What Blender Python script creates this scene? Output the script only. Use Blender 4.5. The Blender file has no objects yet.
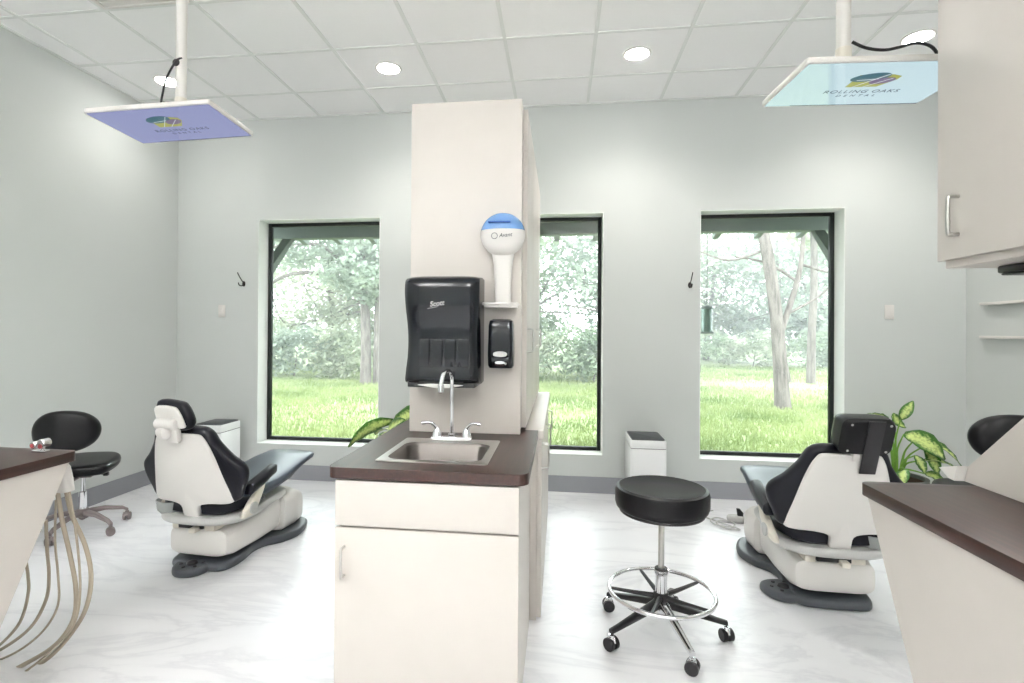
import bpy, bmesh, math, random
from mathutils import Vector, Matrix, Euler
random.seed(7)
PI = math.pi
S = bpy.context.scene
COL = S.collection

# ------------------------------------------------------------------ camera
YAW, PITCH, ROLL, EYE = .128, .005, .0068, 1.388
F = Vector((-math.sin(YAW)*math.cos(PITCH), math.cos(YAW)*math.cos(PITCH), math.sin(PITCH)))
r0 = Vector((math.cos(YAW), math.sin(YAW), 0)); u0 = r0.cross(F)
rr = r0*math.cos(ROLL) + u0*math.sin(ROLL); uu = -r0*math.sin(ROLL) + u0*math.cos(ROLL)
cd = bpy.data.cameras.new('camera'); cam = bpy.data.objects.new('camera', cd); COL.objects.link(cam)
cam.matrix_world = Matrix(((rr.x, uu.x, -F.x, 0), (rr.y, uu.y, -F.y, 0), (rr.z, uu.z, -F.z, EYE), (0, 0, 0, 1)))
cd.sensor_width = 36; cd.lens = 530.6/1024*36; cd.shift_x = .02002; cd.shift_y = -.0125
cd.clip_start = .05; cd.clip_end = 200
S.camera = cam

# ------------------------------------------------------------------ world, exposure, big lights
W = bpy.data.worlds.new('overcast_sky'); S.world = W; W.use_nodes = True
wn = W.node_tree.nodes; wn['Background'].inputs[0].default_value = (.93, .98, 1, 1); wn['Background'].inputs[1].default_value = 4.2
S.view_settings.view_transform = 'Standard'; S.view_settings.look = 'None'
S.view_settings.gamma = 1; S.view_settings.use_curve_mapping = False; S.view_settings.exposure = 1.03
FILL_PANEL_W = 9; FILL_UP_W = 104; DOWN_W = 30; SUN = 1.0  # panel and uplight strengths belong to the added fill lights
sd = bpy.data.lights.new('sun', 'SUN'); sd.energy = SUN; sd.angle = .6; sd.color = (1, .97, .9)
so = bpy.data.objects.new('sun', sd); COL.objects.link(so); so.rotation_euler = Euler((math.radians(38), math.radians(12), 0)); so.location = (0, 8, 12)

def lin(c):
    c = c/255
    return c/12.92 if c <= .04045 else ((c+.055)/1.055)**2.4
def rgb(r, g, b): return (lin(r), lin(g), lin(b), 1)

# ------------------------------------------------------------------ materials
def mat(name, col, rough=.5, metal=0, noise=0, nscale=8, bump=0, bscale=200, coat=0, spec=.5, trans=0, alpha=1, ior=1.45):
    m = bpy.data.materials.new(name); m.use_nodes = True
    nt = m.node_tree; b = nt.nodes['Principled BSDF']
    b.inputs['Base Color'].default_value = col; b.inputs['Roughness'].default_value = rough
    b.inputs['Metallic'].default_value = metal; b.inputs['Coat Weight'].default_value = coat
    b.inputs['Specular IOR Level'].default_value = spec; b.inputs['Transmission Weight'].default_value = trans
    b.inputs['IOR'].default_value = ior; b.inputs['Alpha'].default_value = alpha
    tc = nt.nodes.new('ShaderNodeTexCoord')
    n = nt.nodes.new('ShaderNodeTexNoise'); n.inputs['Scale'].default_value = nscale; n.inputs['Detail'].default_value = 5
    nt.links.new(tc.outputs['Object'], n.inputs['Vector'])
    mx = nt.nodes.new('ShaderNodeMix'); mx.data_type = 'RGBA'
    k = 1-noise
    mx.inputs[6].default_value = (col[0]*k, col[1]*k, col[2]*k, 1); mx.inputs[7].default_value = (min(1, col[0]*(1+noise*.5)), min(1, col[1]*(1+noise*.5)), min(1, col[2]*(1+noise*.5)), 1)
    nt.links.new(n.outputs['Fac'], mx.inputs[0]); nt.links.new(mx.outputs[2], b.inputs['Base Color'])
    if bump:
        n2 = nt.nodes.new('ShaderNodeTexNoise'); n2.inputs['Scale'].default_value = bscale; n2.inputs['Detail'].default_value = 3
        nt.links.new(tc.outputs['Object'], n2.inputs['Vector'])
        bp = nt.nodes.new('ShaderNodeBump'); bp.inputs['Strength'].default_value = bump; bp.inputs['Distance'].default_value = .002
        nt.links.new(n2.outputs['Fac'], bp.inputs['Height']); nt.links.new(bp.outputs[0], b.inputs['Normal'])
    return m

def ramp_mat(name, stops, rough, scale=(1, 1, 1), nscale=4, detail=8, distort=0, bump=0, spec=.5):
    m = bpy.data.materials.new(name); m.use_nodes = True
    nt = m.node_tree; b = nt.nodes['Principled BSDF']; b.inputs['Roughness'].default_value = rough
    b.inputs['Specular IOR Level'].default_value = spec
    tc = nt.nodes.new('ShaderNodeTexCoord'); mp = nt.nodes.new('ShaderNodeMapping'); mp.inputs['Scale'].default_value = scale
    n = nt.nodes.new('ShaderNodeTexNoise'); n.inputs['Scale'].default_value = nscale; n.inputs['Detail'].default_value = detail
    n.inputs['Distortion'].default_value = distort
    cr = nt.nodes.new('ShaderNodeValToRGB'); e = cr.color_ramp.elements
    while len(e) < len(stops): e.new(.5)
    for i, (p, c) in enumerate(stops): e[i].position = p; e[i].color = c
    nt.links.new(tc.outputs['Object'], mp.inputs[0]); nt.links.new(mp.outputs[0], n.inputs[0]); nt.links.new(n.outputs['Fac'], cr.inputs[0])
    nt.links.new(cr.outputs[0], b.inputs['Base Color'])
    if bump:
        bp = nt.nodes.new('ShaderNodeBump'); bp.inputs['Strength'].default_value = bump; bp.inputs['Distance'].default_value = .01
        nt.links.new(n.outputs['Fac'], bp.inputs['Height']); nt.links.new(bp.outputs[0], b.inputs['Normal'])
    return m

def emit(name, col, s):
    m = bpy.data.materials.new(name); m.use_nodes = True; nt = m.node_tree
    b = nt.nodes['Principled BSDF']; b.inputs['Base Color'].default_value = (.02, .02, .02, 1); b.inputs['Roughness'].default_value = .08
    b.inputs['Emission Color'].default_value = col; b.inputs['Emission Strength'].default_value = s
    return m

M = {}
M['wall'] = mat('wall_paint', rgb(203, 207, 205), .6, noise=.02, nscale=2, bump=.05, bscale=300)
M['wallw'] = mat('reveal_paint', rgb(246, 250, 247), .5, noise=.02)  # wall colour whitened to put the daylight on the reveals into it
M['base'] = mat('baseboard_vinyl', rgb(148, 150, 156), .45, noise=.04)
M['tile'] = mat('ceiling_tile', rgb(252, 252, 252), .9, noise=.02, nscale=60, bump=.4, bscale=160)
M['tbar'] = mat('ceiling_grid', rgb(232, 234, 232), .5, noise=.02)
M['lam'] = mat('laminate_cream', rgb(208, 202, 196), .38, noise=.03, nscale=12)
M['lamgrey'] = mat('laminate_edge', rgb(170, 165, 158), .4, noise=.03)
M['white'] = mat('white_plastic', rgb(225, 222, 218), .3, noise=.02)
M['gloss_white'] = mat('gloss_white_enamel', rgb(246, 247, 248), .2, noise=.01)
M['cream'] = mat('cream_plastic', rgb(226, 220, 208), .3, noise=.03)
M['greyp'] = mat('grey_plastic', rgb(190, 190, 188), .35, noise=.04)
M['navy'] = mat('dark_vinyl', rgb(17, 18, 27), .34, noise=.12, nscale=20, bump=.1, bscale=250, spec=.35)
M['black'] = mat('black_vinyl', rgb(10, 10, 14), .34, noise=.1, nscale=20, bump=.08, bscale=300, spec=.32)
M['slate'] = mat('slate_vinyl', rgb(52, 62, 76), .28, noise=.08, nscale=10)
M['pad'] = mat('grey_base_cover', rgb(70, 74, 80), .35, noise=.08)
M['chrome'] = mat('chrome', (.85, .85, .87, 1), .08, 1, noise=.02)
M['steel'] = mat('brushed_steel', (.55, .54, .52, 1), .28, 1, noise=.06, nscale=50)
M['bowl'] = mat('satin_steel_bowl', (.17, .155, .145, 1), .45, .8, noise=.06, nscale=50)  # same steel as the rim, darkened to paint in the basin's shade
M['nickel'] = mat('satin_nickel', (.55, .54, .52, 1), .3, 1, noise=.03)
M['taupe'] = mat('taupe_metal', rgb(120, 110, 110), .4, noise=.04)
M['bmetal'] = mat('black_metal', rgb(26, 24, 28), .3, 0, noise=.06)
M['frame'] = mat('window_frame_black', rgb(22, 28, 28), .4, noise=.05)
M['hose'] = mat('hose_rubber', rgb(174, 163, 146), .45, noise=.05)
M['hook'] = mat('oiled_bronze', rgb(38, 33, 32), .35, .6, noise=.1)
M['smoke'] = mat('smoked_plastic', rgb(13, 17, 23), .14, noise=.05, coat=.15, spec=.4)
M['blue'] = mat('blue_translucent_plastic', rgb(120, 168, 228), .12, noise=.06, coat=.5, trans=.25)
M['paper'] = mat('folded_paper', rgb(236, 236, 232), .8, noise=.03)
M['red'] = mat('red_dot', rgb(150, 60, 66), .4, noise=.05)
M['pot'] = mat('pot_glaze', rgb(84, 90, 84), .35, noise=.1)
M['soil'] = mat('potting_soil', rgb(70, 52, 38), .95, noise=.4, nscale=60)
M['eave'] = mat('eave_paint', rgb(104, 112, 108), .7, noise=.1, nscale=5)
M['bark'] = ramp_mat('bark', [(.3, rgb(66, 60, 57)), (.6, rgb(112, 105, 101))], .9, (3, 3, .5), 6, bump=.5)
M['binlid'] = mat('bin_lid_grey', rgb(56, 60, 66), .35, noise=.05)
M['wood'] = ramp_mat('walnut_laminate', [(.25, rgb(34, 18, 15)), (.55, rgb(52, 30, 25)), (.8, rgb(66, 40, 32))], .33, (22, 1.2, 22), 3, 8, .4)
M['green_glass'] = mat('feeder_plastic', rgb(116, 136, 128), .1, noise=.1, trans=.5)
M['clear'] = mat('clear_guard', rgb(225, 230, 228), .1, noise=.02, trans=.6)
M['ledface'] = emit('led_diffuser', (1, .98, .95, 1), 9)  # glowing face of the added fill lights
M['bulb'] = emit('downlight_lens', (1, .97, .92, 1), 40)
M['screen_blue'] = emit('screen_periwinkle', rgb(146, 152, 200), .40)
M['screen_cyan'] = emit('screen_pale_blue', rgb(186, 210, 218), .50)
M['ink_olive'] = emit('screen_olive', rgb(168, 172, 60), .42)
M['ink_teal'] = emit('screen_teal', rgb(30, 96, 112), .42)
M['ink_plum'] = emit('screen_plum', rgb(112, 92, 130), .42)
M['ink_white'] = emit('screen_white', rgb(225, 235, 238), .42)
M['ink_dark'] = emit('screen_dark', rgb(40, 58, 78), .42)

def floor_material():
    m = bpy.data.materials.new('marble_vinyl'); m.use_nodes = True; nt = m.node_tree; b = nt.nodes['Principled BSDF']
    b.inputs['Roughness'].default_value = .3
    tc = nt.nodes.new('ShaderNodeTexCoord'); mp = nt.nodes.new('ShaderNodeMapping'); mp.inputs['Scale'].default_value = (.5, 1.3, 1); mp.inputs['Rotation'].default_value = (0, 0, .5)
    nt.links.new(tc.outputs['Object'], mp.inputs[0])
    n = nt.nodes.new('ShaderNodeTexNoise'); n.inputs['Scale'].default_value = 1.6; n.inputs['Detail'].default_value = 9; n.inputs['Distortion'].default_value = 1.3; n.inputs['Roughness'].default_value = .6
    nt.links.new(mp.outputs[0], n.inputs[0])
    cr = nt.nodes.new('ShaderNodeValToRGB'); e = cr.color_ramp.elements
    for _ in range(3): e.new(.5)
    for i, (p, c) in enumerate([(.30, rgb(243, 243, 246)), (.45, rgb(240, 240, 243)), (.49, rgb(229, 229, 233)), (.53, rgb(240, 240, 243)), (.75, rgb(245, 245, 247))]):
        e[i].position = p; e[i].color = c
    nt.links.new(n.outputs['Fac'], cr.inputs[0])
    n2 = nt.nodes.new('ShaderNodeTexNoise'); n2.inputs['Scale'].default_value = .9; n2.inputs['Detail'].default_value = 6; nt.links.new(mp.outputs[0], n2.inputs[0])
    cr2 = nt.nodes.new('ShaderNodeValToRGB'); cr2.color_ramp.elements[0].position = .35; cr2.color_ramp.elements[0].color = (.92, .93, .95, 1); cr2.color_ramp.elements[1].position = .6; cr2.color_ramp.elements[1].color = (1, 1, 1, 1)
    nt.links.new(n2.outputs['Fac'], cr2.inputs[0])
    mx = nt.nodes.new('ShaderNodeMix'); mx.data_type = 'RGBA'; mx.blend_type = 'MULTIPLY'; mx.inputs[0].default_value = .7
    nt.links.new(cr.outputs[0], mx.inputs[6]); nt.links.new(cr2.outputs[0], mx.inputs[7]); nt.links.new(mx.outputs[2], b.inputs['Base Color'])
    return m
M['floor'] = floor_material()

def glass_material():
    m = bpy.data.materials.new('window_glass'); m.use_nodes = True; nt = m.node_tree
    for n in list(nt.nodes): nt.nodes.remove(n)
    o = nt.nodes.new('ShaderNodeOutputMaterial'); mix = nt.nodes.new('ShaderNodeMixShader'); fr = nt.nodes.new('ShaderNodeFresnel'); fr.inputs[0].default_value = 1.35
    t = nt.nodes.new('ShaderNodeBsdfTransparent'); t.inputs[0].default_value = (.95, .98, .97, 1); g = nt.nodes.new('ShaderNodeBsdfGlossy'); g.inputs['Roughness'].default_value = .02
    nt.links.new(fr.outputs[0], mix.inputs[0]); nt.links.new(t.outputs[0], mix.inputs[1]); nt.links.new(g.outputs[0], mix.inputs[2]); nt.links.new(mix.outputs[0], o.inputs[0])
    return m
M['glass'] = glass_material()

def leaf_material(name, c1, c2, scale=1.2, trans=.35):
    m = bpy.data.materials.new(name); m.use_nodes = True; nt = m.node_tree; b = nt.nodes['Principled BSDF']; o = nt.nodes['Material Output']
    tc = nt.nodes.new('ShaderNodeTexCoord'); n = nt.nodes.new('ShaderNodeTexNoise'); n.inputs['Scale'].default_value = scale; n.inputs['Detail'].default_value = 6
    nt.links.new(tc.outputs['Object'], n.inputs[0])
    cr = nt.nodes.new('ShaderNodeValToRGB'); cr.color_ramp.elements[0].position = .35; cr.color_ramp.elements[0].color = c1; cr.color_ramp.elements[1].position = .65; cr.color_ramp.elements[1].color = c2
    nt.links.new(n.outputs['Fac'], cr.inputs[0]); nt.links.new(cr.outputs[0], b.inputs['Base Color']); b.inputs['Roughness'].default_value = .7
    tr = nt.nodes.new('ShaderNodeBsdfTranslucent'); nt.links.new(cr.outputs[0], tr.inputs[0]); mix = nt.nodes.new('ShaderNodeMixShader'); mix.inputs[0].default_value = trans
    nt.links.new(b.outputs[0], mix.inputs[1]); nt.links.new(tr.outputs[0], mix.inputs[2]); nt.links.new(mix.outputs[0], o.inputs[0])
    return m
M['leafA'] = leaf_material('tree_leaves_sage', rgb(122, 136, 122), rgb(172, 182, 166), 1.2, .5)
M['leafB'] = leaf_material('tree_leaves_pale', rgb(142, 152, 130), rgb(190, 194, 172), 1.2, .5)
M['leafC'] = leaf_material('tree_leaves_green', rgb(104, 122, 98), rgb(156, 170, 142), 1.2, .5)
M['grass'] = leaf_material('lawn_grass', rgb(92, 112, 58), rgb(150, 160, 110), .5, .3)
M['ground'] = leaf_material('lawn_soil', rgb(104, 122, 72), rgb(146, 156, 112), .35, 0)

def variegated():
    m = bpy.data.materials.new('variegated_leaf'); m.use_nodes = True; nt = m.node_tree; b = nt.nodes['Principled BSDF']
    a = nt.nodes.new('ShaderNodeAttribute'); a.attribute_name = 'pale'
    tc = nt.nodes.new('ShaderNodeTexCoord'); n = nt.nodes.new('ShaderNodeTexNoise'); n.inputs['Scale'].default_value = 60; n.inputs['Detail'].default_value = 3
    nt.links.new(tc.outputs['Object'], n.inputs[0])
    ad = nt.nodes.new('ShaderNodeMath'); ad.operation = 'MULTIPLY_ADD'; ad.inputs[1].default_value = 1.1; ad.inputs[2].default_value = -.55
    nt.links.new(n.outputs['Fac'], ad.inputs[0])
    s = nt.nodes.new('ShaderNodeMath'); s.operation = 'ADD'; s.use_clamp = True; nt.links.new(ad.outputs[0], s.inputs[0]); nt.links.new(a.outputs['Fac'], s.inputs[1])
    cr = nt.nodes.new('ShaderNodeValToRGB'); cr.color_ramp.elements[0].position = .3; cr.color_ramp.elements[0].color = rgb(58, 110, 36); cr.color_ramp.elements[1].position = .75; cr.color_ramp.elements[1].color = rgb(206, 222, 140)
    nt.links.new(s.outputs[0], cr.inputs[0]); nt.links.new(cr.outputs[0], b.inputs['Base Color']); b.inputs['Roughness'].default_value = .35
    return m
M['varleaf'] = variegated()
M['stalk'] = mat('plant_stalk', rgb(120, 168, 66), .45, noise=.15, nscale=30)

# ------------------------------------------------------------------ mesh helpers
def cat(pts, n=6, closed=True):
    """Catmull-Rom smoothing for 2-D or 3-D points"""
    P = [Vector(p) for p in pts]; L = len(P); out = []
    rng = range(L) if closed else range(L-1)
    for i in rng:
        if closed: a, b, c, d = P[i-1], P[i], P[(i+1) % L], P[(i+2) % L]
        else: a, b, c, d = P[max(i-1, 0)], P[i], P[i+1], P[min(i+2, L-1)]
        for k in range(n):
            t = k/n
            out.append(.5*((2*b)+(c-a)*t+(2*a-5*b+4*c-d)*t*t+(3*b-a-3*c+d)*t**3))
    if not closed: out.append(P[-1].copy())
    return out

def T(x=0, y=0, z=0, rx=0, ry=0, rz=0):
    return Matrix.Translation((x, y, z)) @ Euler((rx, ry, rz)).to_matrix().to_4x4()

class MB:
    def __init__(s): s.bm = bmesh.new()
    def add(s, verts, faces, m=None):
        vs = [s.bm.verts.new((m @ Vector(v)) if m else v) for v in verts]
        out = []
        for f in faces:
            try: out.append(s.bm.faces.new([vs[i] for i in f]))
            except ValueError: pass
        return vs, out
    def merge(s, b, m=None):
        me = bpy.data.meshes.new('t'); b.to_mesh(me); b.free()
        if m: me.transform(m)
        s.bm.from_mesh(me); bpy.data.meshes.remove(me); return s
    def box(s, x0, x1, y0, y1, z0, z1, bev=0, m=None, seg=2):
        b = bmesh.new(); bmesh.ops.create_cube(b, size=1)
        for v in b.verts: v.co = Vector(((x0+x1)/2+v.co.x*(x1-x0), (y0+y1)/2+v.co.y*(y1-y0), (z0+z1)/2+v.co.z*(z1-z0)))
        if bev: bmesh.ops.bevel(b, geom=list(b.edges), offset=bev, segments=seg, profile=.5, affect='EDGES', clamp_overlap=True)
        return s.merge(b, m)
    def prism(s, pts, h0, h1, bev=0, m=None, seg=2, axis='z'):
        """polygon pts (2-D) extruded h0..h1 along axis"""
        def q(p, h):
            return {'z': (p[0], p[1], h), 'x': (h, p[0], p[1]), 'y': (p[0], h, p[1])}[axis]
        b = bmesh.new(); n = len(pts)
        lo = [b.verts.new(q(p, h0)) for p in pts]; hi = [b.verts.new(q(p, h1)) for p in pts]
        b.faces.new(lo); b.faces.new(hi)
        for i in range(n): b.faces.new((lo[i], lo[(i+1) % n], hi[(i+1) % n], hi[i]))
        bmesh.ops.recalc_face_normals(b, faces=list(b.faces))
        if bev:
            cap = [e for e in b.edges if all(v in set(lo) for v in e.verts) or all(v in set(hi) for v in e.verts)]
            bmesh.ops.bevel(b, geom=cap, offset=bev, segments=seg, profile=.5, affect='EDGES', clamp_overlap=True)
        return s.merge(b, m)
    def lathe(s, prof, n=32, m=None, sx=1, sy=1):
        b = bmesh.new(); rings = []
        for r, z in prof:
            if r < 1e-5: rings.append([b.verts.new((0, 0, z))])
            else: rings.append([b.verts.new((r*sx*math.cos(2*PI*i/n), r*sy*math.sin(2*PI*i/n), z)) for i in range(n)])
        for A, B in zip(rings, rings[1:]):
            for i in range(n):
                j = (i+1) % n
                if len(A) == 1 and len(B) == 1: continue
                if len(A) == 1: b.faces.new((A[0], B[i], B[j]))
                elif len(B) == 1: b.faces.new((A[i], A[j], B[0]))
                else: b.faces.new((A[i], A[j], B[j], B[i]))
        for R in (rings[0], rings[-1]):
            if len(R) > 2: b.faces.new(R)
        bmesh.ops.recalc_face_normals(b, faces=list(b.faces))
        return s.merge(b, m)
    def cyl(s, r, z0, z1, bev=0, n=24, m=None):
        return s.lathe([(r-bev, z0), (r, z0+bev), (r, z1-bev), (r-bev, z1)] if bev else [(r, z0), (r, z1)], n, m)
    def tube(s, pts, r, n=10, smooth=5, closed=False, m=None, radii=None):
        P = cat(pts, smooth, closed) if smooth > 1 else [Vector(p) for p in pts]
        L = len(P); b = bmesh.new(); rings = []
        up = None
        for i, p in enumerate(P):
            t = ((P[(i+1) % L]-P[i-1]) if closed else (P[min(i+1, L-1)]-P[max(i-1, 0)])).normalized()
            if up is None:
                up = Vector((0, 0, 1)) if abs(t.z) < .9 else Vector((0, 1, 0))
            a = t.cross(up).normalized(); up = a.cross(t).normalized()
            R = r
            if radii: 
                k = i/(L-1)*(len(radii)-1); k0 = min(int(k), len(radii)-2); R = radii[k0]+(radii[k0+1]-radii[k0])*(k-k0)
            rings.append([b.verts.new(p+a*R*math.cos(2*PI*j/n)+up*R*math.sin(2*PI*j/n)) for j in range(n)])
        prs = list(zip(rings, rings[1:]))+([(rings[-1], rings[0])] if closed else [])
        for A, B in prs:
            for j in range(n): b.faces.new((A[j], A[(j+1) % n], B[(j+1) % n], B[j]))
        if not closed: b.faces.new(rings[0]); b.faces.new(rings[-1])
        bmesh.ops.recalc_face_normals(b, faces=list(b.faces))
        return s.merge(b, m)
    def pad(s, outline, t, r=None, dome=0, m=None, bend=None, smooth=5):
        """cushion: closed 2-D outline in local xy, thickness t along z, rounded rim"""
        O = [Vector((p[0], p[1])) for p in (cat(outline, smooth) if smooth > 1 else outline)]
        c = sum(O, Vector((0, 0)))/len(O); mr = sum((p-c).length for p in O)/len(O)
        r = r if r is not None else t/2; r = min(r, t/2)
        prof = []
        for k in range(5):
            a = k/4*PI/2; prof.append((1-r*(1-math.cos(a))/mr, t/2-r+r*math.sin(a)))
        top = prof+[(prof[-1][0]*q, t/2+dome*(1-q*q)) for q in (.8, .55, .3, .1)]
        b = bmesh.new(); rings = []
        seq = [(sc, -z) for sc, z in reversed(top)]+[(sc, z) for sc, z in top]
        if r >= t/2-1e-6: seq.pop(len(top))
        for sc, z in seq:
            rings.append([b.verts.new((c.x+(p.x-c.x)*sc, c.y+(p.y-c.y)*sc, z)) for p in O])
        n = len(O)
        for A, B in zip(rings, rings[1:]):
            for j in range(n): b.faces.new((A[j], A[(j+1) % n], B[(j+1) % n], B[j]))
        b.faces.new(rings[0]); b.faces.new(rings[-1])
        if bend:
            for v in b.verts: v.co = Vector(bend(v.co))
        bmesh.ops.recalc_face_normals(b, faces=list(b.faces))
        return s.merge(b, m)
    def loft(s, secs, n=28, e=3.2, m=None):
        """secs: (center, uvec, vvec) superellipse sections"""
        b = bmesh.new(); rings = []
        for c, u, v in secs:
            c, u, v = Vector(c), Vector(u), Vector(v); R = []
            for i in range(n):
                a = 2*PI*i/n; ca, sa = math.cos(a), math.sin(a)
                R.append(b.verts.new(c+u*(abs(ca)**(2/e)*(1 if ca >= 0 else -1))+v*(abs(sa)**(2/e)*(1 if sa >= 0 else -1))))
            rings.append(R)
        for A, B in zip(rings, rings[1:]):
            for j in range(n): b.faces.new((A[j], A[(j+1) % n], B[(j+1) % n], B[j]))
        b.faces.new(rings[0]); b.faces.new(rings[-1])
        bmesh.ops.recalc_face_normals(b, faces=list(b.faces))
        return s.merge(b, m)
    def build(s, name, material, parent=None, m=None, smooth=True, angle=40):
        bmesh.ops.recalc_face_normals(s.bm, faces=list(s.bm.faces))
        me = bpy.data.meshes.new(name); s.bm.to_mesh(me); s.bm.free()
        if m: me.transform(m)
        me.materials.append(M[material] if isinstance(material, str) else material)
        if smooth:
            for p in me.polygons: p.use_smooth = True
            me.set_sharp_from_angle(angle=math.radians(angle))
        o = bpy.data.objects.new(name, me); COL.objects.link(o)
        if parent: o.parent = parent
        return o

def tag(o, label=None, category=None, group=None, kind=None):
    if label: o['label'] = label
    if category: o['category'] = category
    if group: o['group'] = group
    if kind: o['kind'] = kind
    return o
def thing(name, label, category, loc=(0, 0, 0), rz=0, group=None):
    o = bpy.data.objects.new(name, None); COL.objects.link(o); o.location = loc; o.rotation_euler = (0, 0, rz)
    o.empty_display_size = .1
    return tag(o, label, category, group)
def copy_tree(o, parent=None):
    c = o.copy(); COL.objects.link(c); c.parent = parent
    for ch in list(o.children): copy_tree(ch, c)
    return c
def struct(o): o['kind'] = 'structure'; return o

def text_mesh(body, size, depth=.0006, shear=0, spacing=1, bold=0):
    cu = bpy.data.curves.new('t', 'FONT'); cu.body = body; cu.size = size; cu.extrude = depth; cu.shear = shear
    cu.align_x = 'CENTER'; cu.align_y = 'CENTER'; cu.space_character = spacing; cu.offset = bold
    o = bpy.data.objects.new('t', cu); COL.objects.link(o)
    bpy.context.view_layer.update()
    me = bpy.data.meshes.new_from_object(o.evaluated_get(bpy.context.evaluated_depsgraph_get()))
    bpy.data.objects.remove(o); bpy.data.curves.remove(cu)
    return me
def text_obj(name, body, size, m, material, parent, **k):
    me = text_mesh(body, size, **k); me.transform(m); me.materials.clear(); me.materials.append(M[material])
    o = bpy.data.objects.new(name, me); COL.objects.link(o); o.parent = parent
    return o

# ================================================================== room
XL, XR, YB, YR, HC = -3.64, 3.20, 4.66, -3.2, 3.371
WIN = [(-2.81, -1.63), (-.78, .37), (1.172, 2.305)]; ZS, ZH = .325, 2.42; WT = .20
b = MB(); b.box(XL-.15, XR+.15, YR-.15, YB+WT, -.12, 0); struct(b.build('floor', 'floor', smooth=False))
b = MB(); b.box(XL-.15, XR+.15, YR-.15, YB+WT, HC, HC+.1); struct(b.build('ceiling', 'tile', smooth=False))
b = MB(); b.box(XL-.15, XL, YR-.15, YB+WT, 0, HC); struct(b.build('wall_left', 'wall', smooth=False))
b = MB(); b.box(XR, XR+.15, YR-.15, YB+WT, 0, HC); struct(b.build('wall_right', 'wall', smooth=False))
b = MB(); b.box(XL, XR, YR-.15, YR, 0, HC); struct(b.build('wall_front', 'wall', smooth=False))
b = MB()
b.box(XL, XR, YB, YB+WT, 0, ZS); b.box(XL, XR, YB, YB+WT, ZH, HC)
xs = [XL]+[x for w in WIN for x in w]+[XR]
for i in range(0, len(xs), 2): b.box(xs[i], xs[i+1], YB, YB+WT, ZS, ZH)
struct(b.build('wall_back', 'wall', smooth=False))
# ceiling grid
X0, Y0, TS = -3.43, 3.5608, .6096
b = MB(); g = .012
for i in range(0, 11): b.box(X0+i*TS-g, X0+i*TS+g, YR, YB, HC-.006, HC)
for j in range(-11, 2): b.box(XL, XR, Y0+j*TS-g, Y0+j*TS+g, HC-.0055, HC)
b.box(XL, XR, YB-.02, YB, HC-.008, HC); b.box(XL, XL+.02, YR, YB, HC-.008, HC); b.box(XR-.02, XR, YR, YB, HC-.008, HC)
struct(b.build('trim_1', 'tbar', smooth=False))
# baseboards
for nm, bx in (('baseboard_back', (XL, XR, YB-.012, YB)), ('baseboard_left', (XL, XL+.012, YR, YB-.012)), ('baseboard_right', (XR-.012, XR, YR, YB-.012))):
    b = MB(); b.box(*bx, 0, .14, .003); struct(b.build(nm, 'base', smooth=False))
# windows: reveal lining, black frame, pane
for i, (a, c) in enumerate(WIN):
    w = thing('window_%d' % (i+1), None, None, ((a+c)/2, YB+.19, ZS)); struct(w)
    A, C = a-(a+c)/2, c-(a+c)/2; hh = ZH-ZS; y0 = -.03; y1 = .01; t = .036
    b = MB(); b.box(A, A+t, y0, y1, 0, hh, .003); b.box(C-t, C, y0, y1, 0, hh, .003); b.box(A+t, C-t, y0, y1, 0, t, .003); b.box(A+t, C-t, y0, y1, hh-t, hh, .003)
    b.build('window_frame', 'frame', w)
    b = MB(); b.box(A+t, C-t, -.012, -.006, t, hh-t); b.build('pane', 'glass', w, smooth=False)
    b = MB(); d = .004
    b.box(A, A+d, -.19, y0, d, hh-d); b.box(C-d, C, -.19, y0, d, hh-d); b.box(A, C, -.19, y0, hh-d, hh); b.box(A, C, -.19, y0, 0, d)
    b.build('window_reveal', 'wallw', w, smooth=False)
    pl = bpy.data.lights.new('daylight_portal', 'AREA'); pl.shape = 'RECTANGLE'; pl.size = c-a; pl.size_y = hh; pl.cycles.is_portal = True
    po = bpy.data.objects.new('daylight_portal', pl); COL.objects.link(po); po.location = ((a+c)/2, YB+WT+.03, (ZS+ZH)/2); po.rotation_euler = (-PI/2, 0, 0)

# ceiling lights
def downlight(x, y, label):
    t = thing('recessed_downlight', label, 'ceiling light', (x, y, HC), group='recessed downlights along the window wall')
    b = MB(); b.lathe([(.084, -.006), (.090, -.008), (.098, -.004), (.098, 0), (.084, 0)], 40); b.build('trim_ring', 'white', t)
    b = MB(); b.lathe([(0, -.016), (.05, -.014), (.075, -.009), (.084, -.004), (.084, -.002)], 32); b.build('lens', 'bulb', t)
    l = bpy.data.lights.new('downlight_lamp', 'SPOT'); l.energy = DOWN_W*(.25 if x < -3 else 1); l.spot_size = math.radians(140); l.spot_blend = .75; l.shadow_soft_size = .05; l.color = (1, .95, .88)
    o = bpy.data.objects.new('downlight_lamp', l); COL.objects.link(o); o.location = (x, y, HC-.03); o.parent = None
for x, lb in ((-3.125, 'glowing recessed ceiling downlight nearest the left wall, behind the left monitor pole'), (-1.296, 'glowing recessed ceiling downlight between the left monitor and the tall white column'),
              (.533, 'glowing recessed ceiling downlight just right of the tall white column'), (2.362, 'glowing recessed ceiling downlight behind the cable of the right monitor')):
    downlight(x, 3.865, lb)
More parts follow.
